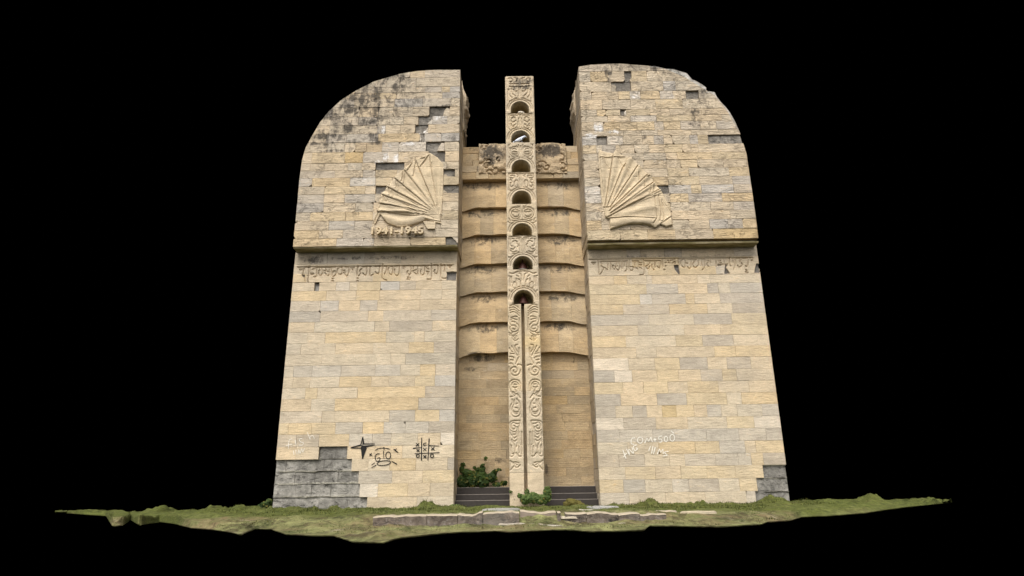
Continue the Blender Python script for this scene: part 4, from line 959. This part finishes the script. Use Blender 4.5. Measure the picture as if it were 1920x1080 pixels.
# top band: first ledge carries small masonry above it
for side, a, b_ in ((-1, wl_u, px0 + .02), (1, px1 - .02, wr_u)):
    z = ledge_z[0]; rows_n = 5; hs_ = (wall_top - z) / rows_n
    for r_ in range(rows_n):
        e = a; 
        while e < b_ - .05:
            e2 = min(b_, e + random.uniform(.28, .6)); 
            if b_ - e2 < .15: e2 = b_
            zz0, zz1 = z + hs_ * r_, z + hs_ * (r_ + 1)
            stone([(e + .003, zz0 + .003), (e2 - .003, zz0 + .003), (e2 - .003, zz1 - .003), (e + .003, zz1 - .003)], YW - .26 + random.uniform(-.02, .01) + r_ * .03, .5 - r_ * .03, MAT['wall'], bw, jit(TONE[random.choice('tgtcb')], .08), .012, .02)
            e = e2
    # carved and sooty group beside the pillar
    if side < 0: x0, x1 = pix(898, 300, YW - .3).x, px0 + .0
    else: x0, x1 = px1 - .0, pix(1062, 300, YW - .3).x
    za, zb2 = pix(925, 326, YW - .3).z, wall_top + .02
    XX, ZZ = grid(x0, x1, za, zb2, .013)
    cxm = (x0 + x1) / 2; e = ((XX - cxm) / ((x1-x0)/2 + .1))**2 + ((ZZ - (za+zb2)/2) / ((zb2-za)/2 + .02))**4
    s_list = []
    rs = np.random.RandomState(5 if side < 0 else 9)
    for q in range(13):
        cx_, cz_ = rs.uniform(x0, x1), rs.uniform(za, zb2); s_list.append(spiral(cx_, cz_, .03, rs.uniform(.08, .2), rs.uniform(0, 6), rs.choice([-1, 1]) * rs.uniform(.4, 1.1), 10))
    D = dist_field(XX, ZZ, s_list, .1)
    e = np.maximum(np.abs((XX - cxm) / ((x1-x0)/2 + .02)), np.abs((ZZ - (za+zb2)/2) / ((zb2-za)/2))) + .35 * npnoise(XX, ZZ, 60 + int(side), 3, 4)
    H = np.where(e < 1, .03 + .03 * np.clip((1 - e) * 3, 0, 1) + .11 * npnoise(XX, ZZ, 44 + int(side), 4, 5) - .06 * np.exp(-(D / .022)**2), -.2)
    C = np.zeros(XX.shape + (3,)); C[:] = TONE['t']
    hf_object('carved_group', XX, ZZ, H, YW - .27, .25, MAT['relief_dark'], bw, C)
# lower wall courses with the engraved names
rows = [661, 680.5, 696, 712, 728, 744, 760, 777, 793, 810, 827, 844, 861, 878, 895, 914, 932]
for i in range(len(rows) - 1):
    z1, z0 = pix(905, rows[i], YW).z, pix(905, rows[i+1], YW).z
    if i == 0: z1 += .12
    if i == len(rows) - 2: z0 = -.2
    for a, b_ in ((wl - .1, px0 + .15), (px1 - .15, wr + .1)):
        e = a - random.uniform(0, .5)
        while e < b_:
            e2 = e + random.uniform(.45, 1.05); aa, bb = max(a, e), min(b_, e2)
            if bb - aa > .06:
                stone([(aa + .0012, z0 + .0012), (bb - .0012, z0 + .0012), (bb - .0012, z1 - .0012), (aa + .0012, z1 - .0012)], YW + random.uniform(-.002, .002), .14, MAT['wall'], bw,
                      jit(TONE[random.choice('ccttyntcc') if i > 2 else random.choice('tgGyn')], .03), .002, .002)
            e = e2

# ------------------------------------------------------------------ dark steps
def steps(label, xa, xb):
    t = thing('stone_steps', label, 'steps', ((xa + xb) / 2, .5, 0), 'dark steps between the pillar and the towers')
    ys = [913.5, 926.5, 938, 962]; fronts = [.84, .56, .28]
    for k in range(3):
        zt_ = pix(905 if xa < pxc else 905, ys[k], fronts[k]).z
        zb_ = -.25
        n = 14; e = .012; vs, fs = [], []
        for i in range(n + 1):
            x = xa + (xb - xa) * i / n; w = .006 * fbm(x*3, k, 0)
            vs += [(x, fronts[k], zb_), (x, fronts[k], zt_ - e + w), (x, fronts[k] + e, zt_ + w), (x, YW - .01, zt_ + w*.2)]
        for i in range(n):
            for j in range(3): a = i*4+j; fs.append((a, a+4, a+5, a+1))
        m_ = mesh_obj('step', vs, fs, MAT['step'], t, mats=[MAT['step_edge']], midx=[1 if (q % 3) == 1 else 0 for q in range(len(fs))])
steps('dark stone steps on the left of the carved pillar, below the large bush', xi - .03, px0 - .0)
steps('dark stone steps on the right of the carved pillar, with a mossy mound before them', px1 + .0, xr + .03)

# ------------------------------------------------------------------ ground
far_px = [(103,960),(150,958),(200,958),(260,962),(330,960),(350,957),(372,960),(400,957),(440,954),(508,950),(600,948),(800,946),(1000,942),(1200,940),(1400,938),(1484,943),(1530,936),(1554,931),(1600,934),(1660,938),(1720,936),(1785,942)]
near_px = [(103,961),(140,964),(200,968),(215,987),(232,984),(245,975),(262,984),(300,979),(330,983),(360,990),(400,993),(430,997),(455,1002),(480,992),(510,992),(540,1002),(580,1004),(630,1005),(665,1016),(720,1018),(745,1010),(790,1004),(860,998),(930,996),(960,998),(1010,995),(1060,993),(1110,997),(1150,996),(1205,994),(1215,986),(1280,987),(1340,988),(1420,984),(1435,979),(1480,976),(1500,970),(1560,967),(1620,962),(1660,956),(1700,951),(1785,943)]
def interp_px(arr, x):
    xs = [a[0] for a in arr]; ys = [a[1] for a in arr]; return float(np.interp(x, xs, ys))
KERB_Y = -5.2
def kerbness(X):
    return min(max((X + 3.2) / .5, 0), 1) * min(max((3.6 - X) / 1.2, 0), 1)
def gz(X, Y, rough=True):
    low = -.17; up = -.02
    k = 1 / (1 + math.exp((Y - (KERB_Y + .16)) / -.045)) if abs(Y - KERB_Y) < 3 else (1.0 if Y > KERB_Y else 0.0)
    soft = 1 / (1 + math.exp(-(Y - KERB_Y) / .7))
    kk = kerbness(X); s = k * kk + soft * (1 - kk)
    z = low + (up - low) * s
    if rough:
        z += .05 * fbm(X * .7, Y * .7, 1, 4) + .034 * fbm(X * 3.2, Y * 2.2, 5, 5)
        # banks of moss heaped against the tower feet
        bank = math.exp(-((Y + .75) / .55)**2)
        if X < xi - .1 or X > xr + .1: z += bank * (.045 + .30 * max(0, fbm(X * 1.7, 9, 0, 3) - .08) + .06 * fbm(X*6, Y*3, 2))
        else: z += bank * .035
        if abs(X) > 5.5: z += .05 * fbm(X*.5, Y*.9, 8)
    return z
def ground():
    NX, NR = 620, 110; vs = []; cols = []
    xsamp = np.linspace(103, 1785, NX)
    for x in xsamp:
        yf, yn = interp_px(far_px, x), interp_px(near_px, x)
        yf = min(yf, yn - .4)
        pf = pixz(x, yf + (0 if x < 500 or x > 1490 else 0), -.02 if not (480 < x < 1500) else -.02)
        ez = -.17 + .11 * max(0, min(1, (300 - x) / 140, 1)) + .11 * max(0, min(1, (x - 1520) / 150))
        pn = pixz(x, yn - 1, ez)
        d = Vector((pf.x - CAM.x, pf.y - CAM.y)); r1 = d.length; dn = d.normalized()
        r0 = Vector((pn.x - CAM.x, pn.y - CAM.y)).length
        if 480 < x < 1500: r1 = max(r1, (2.6 - CAM.y) / dn.y)      # runs on under the monument
        r1 = min(r1, 23)
        for j in range(NR + 1):
            t = j / NR; r = r0 + (r1 - r0) * t**1.15
            X, Y = CAM.x + dn.x * r, CAM.y + dn.y * r
            edge = max(0, 1 - t * 12)
            rag = 1 + .04 * fbm(x * .05, t * 3, 0)
            z = gz(X, Y); z += (ez - z) * edge**.5 if edge > 0 else 0
            vs.append((X, Y, z))
    k = NR + 1; fs = []
    for i in range(NX - 1):
        for j in range(NR): a = i*k+j; fs.append((a, a+k, a+k+1, a+1))
    # thickness: a torn underside of soil
    n0 = len(vs)
    und = [(v[0], v[1] + .05, v[2] - .02 - .01 * abs(fbm(v[0]*2, v[1]*2, 7))) for v in vs]
    vs += und
    fs += [tuple(reversed([q + n0 for q in f])) for f in fs[:(NX-1)*NR]]
    for i in range(NX - 1):
        a = i*k; fs.append((a+k, a, n0+a, n0+a+k)); b_ = a + NR; fs.append((b_, b_+k, n0+b_+k, n0+b_))
    for j in range(NR):
        fs.append((j, j+1, n0+j+1, n0+j)); a = (NX-1)*k+j; fs.append((a+1, a, n0+a, n0+a+1))
    m, n, l = newmat('mossy_ground'); b = NB(m)
    geo = n.new('ShaderNodeNewGeometry').outputs['Position']; sep = n.new('ShaderNodeSeparateXYZ'); l.new(geo, sep.inputs[0])
    st_ = b.noise(b.mapping(geo, (.8, .38, 3)), 2.2, 8, .74, .9)
    big = b.noise(geo, .5, 4, .6, .5); fine = b.noise(b.mapping(geo, (1, .16, 2)), 15, 5, .75); mid = b.noise(geo, 3.2, 5, .7)
    c = b.mix(b.ramp(st_, .40, .60), (.028, .033, .008), (.225, .225, .090))
    c = b.mix(b.ramp(big, .45, .62), c, b.mix(b.ramp(mid, .4, .6), (.165, .12, .062), (.10, .10, .034)))
    c = b.mix(b.ramp(b.noise(b.mapping(geo, (.8, .6, 1)), 1.5, 7, .75, .6), .58, .66, 0, .8), c, (.30, .25, .17))
    c = b.mix(b.ramp(fine, .48, .70, 0, .7), c, (.24, .235, .105))
    c = b.mix(b.ramp(b.noise(b.mapping(geo, (.8, .40, 1)), 3.6, 7, .75, .6), .50, .60, 0, .8), c, (.055, .042, .020))
    # rank moss in the damp strip at the foot of the wall
    near = b.math('MULTIPLY', b.ramp(sep.outputs[1], -4.6, -3.4), b.ramp(mid, .30, .45, .55, 1))
    c = b.mix(b.math('MULTIPLY', near, .85), c, b.mix(b.ramp(fine, .35, .65), (.030, .040, .006), (.105, .120, .022)))
    h = b.math('ADD', b.math('MULTIPLY', fine, .6), b.math('ADD', st_, mid))
    b.out(c, h, .9, .05, .95)
    o = mesh_obj('ground', vs, fs, m, smooth=True); o['kind'] = 'structure'; return o
ground()

# ------------------------------------------------------------------ kerbs
def kerb(label, segs, Yk, z0, z1, mat, cols, grp=None):
    xa = pix(segs[0][0], 970, Yk).x
    t = thing('stone_kerb', label, 'kerb', ((xa + pix(segs[-1][1], 970, Yk).x) / 2, Yk, z0), grp)
    for k, (a, b_, top, bot) in enumerate(segs):
        x0, x1 = pix(a, 975, Yk).x, pix(b_, 975, Yk).x; n = max(3, int((x1-x0)/.06)); vs, fs = [], []
        dy = random.uniform(-.02, .02)
        for i in range(n + 1):
            x = x0 + .004 + (x1 - x0 - .008) * i / n
            wt = top - .01 + .045 * fbm(x*3, k, 0, 5); wy = .045 * fbm(x*4, k, 5, 4)
            vs += [(x, Yk + dy, bot), (x, Yk + dy + wy + .01, (top+bot)/2), (x, Yk + dy + wy, wt - .015), (x, Yk + dy + .018 + wy, wt), (x, Yk + .32, wt + .01), (x, Yk + .32, bot)]
        for i in range(n):
            for j in range(5): q = i*6+j; fs.append((q, q+6, q+7, q+1))
        fs += [(0, 1, 2, 3, 4, 5), tuple(reversed(range(n*6, n*6+6)))]
        nf = n * 5; mi = [1 if (q % 5) in (2, 3) else 0 for q in range(nf)] + [0, 0]
        mesh_obj('kerb_stone', vs, fs, mat, t, color=cols, mats=[MAT['kerb_top']], midx=mi)
    return t
MAT['kerb'] = concrete_mat('brown_kerb_face', (.085, .066, .052), (.24, .195, .155), .35)
MAT['kerb_top'] = plain('pale_kerb_top', (.33, .275, .20), .95, .6, 7)
kerb('long weathered stone kerb before the left tower, its brown face stained dark', [(699,760,.0,-.25),(760,800,.01,-.25),(800,858,.005,-.25),(858,905,.02,-.25),(905,974,.035,-.25)], KERB_Y, 0, 0, MAT['kerb'], (.3,.25,.2))
kerb('short brown kerb stone set back in line with the carved pillar', [(975,1043,.03,-.14)], KERB_Y + .25, 0, 0, plain('brown_kerb_block', (.24, .19, .15), .9, .3, 12), (.3,.25,.2))
kerb('low stone kerb before the right tower, pale crumbling slabs lying on it', [(1045,1052,.03,-.14),(1060,1100,.0,-.2),(1100,1160,.0,-.2),(1160,1200,-.01,-.2),(1200,1250,-.03,-.2)], KERB_Y + .1, 0, 0, MAT['kerb'], (.3,.25,.2))

def slab(label, x, y, w, d, h, rot, seed, mat, col, cat='stone slab', group=None):
    p = pixz(x, y, -.1)
    for _ in range(12): q = pixz(x, y, gz(p.x, max(-9, min(1, p.y)), False)); p = (p + q) / 2
    n = 11; pts = []
    for i in range(n):
        a = 2*math.pi*i/n; r = 1 + .35 * fbm(math.cos(a)*1.3 + seed, math.sin(a)*1.3, seed)
        pts.append((w * r * math.cos(a), d * r * math.sin(a)))
    c, s_ = math.cos(rot), math.sin(rot); vs = []
    zz = gz(p.x, p.y) - .02
    for lv, k in ((0, 1.05), (h*.8, 1.0), (h, .88)):
        for i, (a, b_) in enumerate(pts): vs.append((p.x + k*(a*c - b_*s_), p.y + k*(a*s_ + b_*c), zz + lv + .015*fbm(i*.9, lv, seed)*(lv > 0)))
    fs = [tuple(range(2*n, 3*n))]
    for L in (0, 1):
        for i in range(n): j = (i+1) % n; fs.append((L*n+i, L*n+j, (L+1)*n+j, (L+1)*n+i))
    o = mesh_obj('flat_stone', vs, fs, mat, color=col); o['label'] = label; o['category'] = cat
    if group: o['group'] = group
    return o
MAT['slab'] = stone_mat('loose_slab', rough=1.0)
S_ = [(925,965,.30,.10,.045,.1,1,(0.45,0.36,0.24),'pale cream slab lying on the left kerb beside the brown kerb block'),
 (1072,965,.22,.12,.04,.2,2,(0.42,0.36,0.27),'tan slab on the right kerb, nearest the dark gap'),
 (1095,967,.2,.12,.06,-.4,3,(0.36,0.32,0.27),'tilted broken slab on the right kerb, second from the dark gap'),
 (1118,968,.3,.12,.03,.1,4,(0.43,0.37,0.29),'thin pale slab on the right kerb, farthest from the dark gap'),
 (1125,956,.55,.45,.05,.1,5,(0.29,0.26,0.22),'wide flat grey stone patch before the right steps'),
 (1132,954,.35,.3,.07,.5,6,(0.27,0.26,0.24),'bluish grey boulder slab at the inner corner of the right tower'),
 (940,957,.4,.3,.05,0,7,(0.27,0.26,0.23),'grey flat stone in the grass left of the carved pillar'),
 (1310,965,.30,.08,.05,.05,8,(0.42,0.35,0.24),'long pale crumbled slab in the bank before the right tower, its middle one'),
 (1250,968,.2,.08,.04,-.1,9,(0.39,0.32,0.24),'small pale crumbled slab at the end of the right kerb'),
 (1385,959,.30,.06,.03,.05,10,(0.43,0.37,0.27),'thin bright slab in the bank before the right tower, its farthest right'),
 (965,989,.22,.12,.02,0,11,(0.32,0.28,0.22),'small paving stone sunk in the grass, front left before the pillar'),
 (995,988,.20,.10,.02,0,12,(0.32,0.28,0.22),'small paving stone sunk in the grass, midway before the pillar'),
 (1030,987,.22,.12,.02,0,13,(0.33,0.30,0.24),'small paving stone sunk in the grass, front right before the pillar'),
 (1180,981,.20,.04,.015,0,14,(0.40,0.36,0.27),'narrow pale stone strip in the grass before the right kerb')]
for (x, y, w, d, h, rot, seed, col, lab) in S_: slab(lab, x, y, w, d, h, rot, seed, MAT['slab'], col)
m_moss = plain('ochre_moss', (.085, .072, .018), .95, .5, 20)
o = rubble('moss_mound', pix(1075, 938, -.2).x, -.15, .02, .25, .2, .13, m_moss, seed=3, n=4); o['label'] = 'rounded ochre moss mound before the right steps'; o['category'] = 'moss mound'

# ------------------------------------------------------------------ bushes
def leaf_mat(name, c1, c2):
    m, n, l = newmat(name); b = NB(m)
    geo = n.new('ShaderNodeNewGeometry'); at = n.new('ShaderNodeAttribute'); at.attribute_name = 'Col'
    sepc = n.new('ShaderNodeSeparateColor'); l.new(at.outputs['Color'], sepc.inputs[0])
    c = b.mix(sepc.outputs[0], c1, c2); c = b.mix(b.ramp(sepc.outputs[1], .9, .95), c, (.16, .14, .03))
    p = b.out(c, None, rough=.6)
    tr_ = n.new('ShaderNodeBsdfTranslucent'); b.val(c, tr_.inputs[0]); ms = n.new('ShaderNodeMixShader'); ms.inputs[0].default_value = .25
    o = [q for q in n if q.type == 'OUTPUT_MATERIAL'][0]
    l.new(p.outputs[0], ms.inputs[1]); l.new(tr_.outputs[0], ms.inputs[2]); l.new(ms.outputs[0], o.inputs[0]); return m
MAT['leaf'] = leaf_mat('dark_leaf', (.010, .024, .004), (.060, .095, .018))
MAT['leaf2'] = leaf_mat('bright_leaf', (.035, .065, .012), (.12, .165, .045))
MAT['stem'] = plain('green_stem', (.10, .09, .04))
def plant(name, label, cat, base, clumps, nleaf, size, mat, stems, seed, group=None):
    rs = random.Random(seed); t = thing(name, label, cat, base, group)
    sv, sf = [], []
    for st_ in stems:
        pts = [Vector(p) for p in st_]
        pts = [Vector(q) for q in spline([tuple(p) for p in pts], 4)] if len(pts) > 2 else pts
        for i, p in enumerate(pts):
            r = .009 * (1 - .6 * i / len(pts))
            for k in range(5): a = 2*math.pi*k/5; sv.append((p.x + r*math.cos(a), p.y + r*math.sin(a), p.z))
            if i:
                o_ = len(sv) - 10
                for k in range(5): sf.append((o_+k, o_+(k+1) % 5, o_+5+(k+1) % 5, o_+5+k))
    mesh_obj('stem', sv, sf, MAT['stem'], t)
    vs, fs, cs = [], [], []
    tot = sum(c[3] * c[4] * c[5] for c in clumps)
    for (cx, cy, cz, rx, ry, rz) in clumps:
        for _ in range(max(8, int(nleaf * rx * ry * rz / tot))):
            d = Vector((rs.gauss(0, 1), rs.gauss(0, 1), rs.gauss(0, 1))).normalized() * rs.uniform(.35, 1.0)**.6
            c = Vector((cx + d.x*rx, cy + d.y*ry, cz + d.z*rz))
            nrm = (d * .8 + Vector((rs.uniform(-.6, .6), rs.uniform(-.9, .1), rs.uniform(0, .9)))).normalized()
            u = nrm.cross(Vector((rs.uniform(-1, 1), rs.uniform(-1, 1), rs.uniform(-1, 1)))).normalized(); w = nrm.cross(u)
            s = size * rs.uniform(.55, 1.25); i0 = len(vs); tone = rs.random()*.7 + .3*max(0, d.z); g_ = rs.random()
            for (a, b_, h) in ((-.9, 0, 0), (-.35, .55, .08), (.35, .5, .06), (1, 0, -.12), (.35, -.5, .06), (-.35, -.55, .08), (0, 0, -.06)):
                vs.append(c + u*a*s + w*b_*s + nrm*h*s); cs.append((tone, g_, 0, 1))
            for k in range(6): fs.append((i0+6, i0+k, i0+(k+1) % 6))
    o = mesh_obj('foliage', vs, fs, mat, t)
    at = o.data.color_attributes.new('Col', 'FLOAT_COLOR', 'POINT'); at.data.foreach_set('color', np.array(cs).ravel())
    return t
def P3(x, y, Y): p = pix(x, y, Y); return (p.x, p.y, p.z)
def cl(x, y, Y, rx, ry, rz): p = pix(x, y, Y); k = .0145; return (p.x, p.y, p.z, rx*k, ry*k, rz*k)
YB = .98
zs_ = pix(905, 913, .84).z
plant('bush', 'dark leafy bush growing on top of the left steps', 'bush', P3(900, 913, YB),
 [cl(868,903,YB-.05,11,9,11),(*P3(885,897,YB-.08),.20,.13,.21),(*P3(905,899,YB-.08),.18,.13,.19),(*P3(900,886,YB-.05),.14,.10,.14),(*P3(876,890,YB-.08),.12,.1,.14),(*P3(922,895,YB-.05),.13,.09,.12),(*P3(866,880,YB),.06,.05,.09),(*P3(905,876,YB-.05),.06,.05,.10),
  (*P3(932,908,YB-.05),.13,.07,.05),(*P3(945,905,YB-.1),.09,.05,.05),(*P3(911,860,YB),.04,.03,.04),(*P3(936,881,YB),.07,.04,.02),(*P3(890,877,YB),.03,.03,.03),(*P3(928,884,YB-.05),.07,.05,.06),(*P3(868,871,YB),.05,.04,.04)], 3600, .062, MAT['leaf'],
 [[P3(900,915,YB),P3(906,890,YB),P3(909,870,YB),P3(911,856,YB)],[P3(880,915,YB),P3(872,890,YB),P3(867,870,YB)],[P3(910,915,YB),P3(922,895,YB),P3(937,881,YB)],[P3(905,915,YB),P3(930,909,YB-.05),P3(947,904,YB-.1)]], 3)
plant('weed_clump', 'bright green weed clump at the foot of the carved pillar', 'plant', P3(1000, 945, -.2),
 [(*P3(985,936,-.2),.13,.10,.12),(*P3(1000,933,-.2),.16,.12,.13),(*P3(1013,936,-.2),.13,.10,.12),(*P3(1026,927,-.15),.10,.08,.19),(*P3(988,923,-.15),.06,.05,.08),(*P3(974,929,-.2),.07,.05,.05),(*P3(1018,941,-.2),.10,.06,.05),(*P3(1028,917,-.1),.05,.04,.07)], 2200, .042, MAT['leaf2'],
 [[P3(1000,946,-.2),P3(990,930,-.2),P3(986,918,-.2)],[P3(1005,946,-.2),P3(1020,930,-.15),P3(1029,914,-.15)],[P3(995,946,-.2),P3(978,932,-.2),P3(970,926,-.2)]], 5)
plant('weed_clump', 'small dark weed clump at the outer corner of the left tower', 'plant', P3(502, 950, .4),
 [(*P3(497,946,.4),.11,.1,.08),(*P3(505,941,.4),.08,.08,.09),(*P3(488,949,.3),.08,.06,.05)], 260, .04, MAT['leaf'], [[P3(502,952,.4),P3(500,938,.4)]], 8)
plant('sprig', 'tiny green sprig sprouting from the edge of the pillar plinth', 'plant', P3(958, 922, -.02), [(*P3(957,922,-.02),.05,.02,.04)], 40, .02, MAT['leaf2'], [[P3(957,925,.0),P3(957,919,-.03)]], 9)
plant('grass_tuft', 'yellowish grass tuft at the inner corner of the left tower', 'plant', P3(855, 950, -.3), [(*P3(853,952,-.3),.22,.12,.08),(*P3(845,955,-.4),.15,.1,.06)], 500, .028, MAT['leaf2'], [[P3(855,955,-.3),P3(855,948,-.3)]], 10)
# short turf standing on the ground sheet
def turf():
    rs = random.Random(2); vs, fs, cs = [], [], []
    for _ in range(26000):
        if rs.random() < .6:
            Y = rs.uniform(-3.2, -.15); X = rs.uniform(-7.0, 7.4)
            if xi - .2 < X < xr + .2 and rs.random() < .5: continue
            L = rs.uniform(.03, .075) * (.6 + .8 * abs(fbm(X*1.2, Y, 4)))
        else: Y = rs.uniform(-7.5, -3); X = rs.uniform(-5, 5); L = rs.uniform(.012, .03)
        if fbm(X*1.1, Y*1.1, 3) < -.12: continue
        if Y < -2.2 - .0 and abs(X) > 5.4: continue
        if KERB_Y - .1 < Y < KERB_Y + .6 and abs(X) < 4: continue
        # keep to where the sheet is
        d = Vector((X - CAM.x, Y - CAM.y, gz(X, Y, False) - CAM.z)); den = d.dot(Fv); u = 960 + FPX * d.dot(Rv) / den; v_ = 540 - FPX * d.dot(Uv) / den
        if v_ > interp_px(near_px, u) - 5: continue
        z = gz(X, Y) - .01; a = rs.uniform(0, 6.28); lean = Vector((rs.uniform(-.6, .6), rs.uniform(-.6, .3), 0)) * L; w = .006
        s = Vector((math.cos(a)*w, math.sin(a)*w, 0)); p = Vector((X, Y, z)); i0 = len(vs)
        vs += [p - s, p + s, p + s*.6 + lean*.4 + Vector((0, 0, L*.6)), p - s*.6 + lean*.4 + Vector((0, 0, L*.6)), p + lean + Vector((0, 0, L))]
        t = rs.random(); g_ = rs.random(); cs += [(t, g_, 0, 1)] * 5; fs += [(i0, i0+1, i0+2, i0+3), (i0+3, i0+2, i0+4)]
    o = mesh_obj('grass', vs, fs, leaf_mat('turf_blade', (.018, .026, .003), (.085, .10, .020)))
    at = o.data.color_attributes.new('Col', 'FLOAT_COLOR', 'POINT'); at.data.foreach_set('color', np.array(cs).ravel())
    o['kind'] = 'stuff'; o['label'] = 'short moss and grass growing on the ground before the towers'; o['category'] = 'grass'
turf()
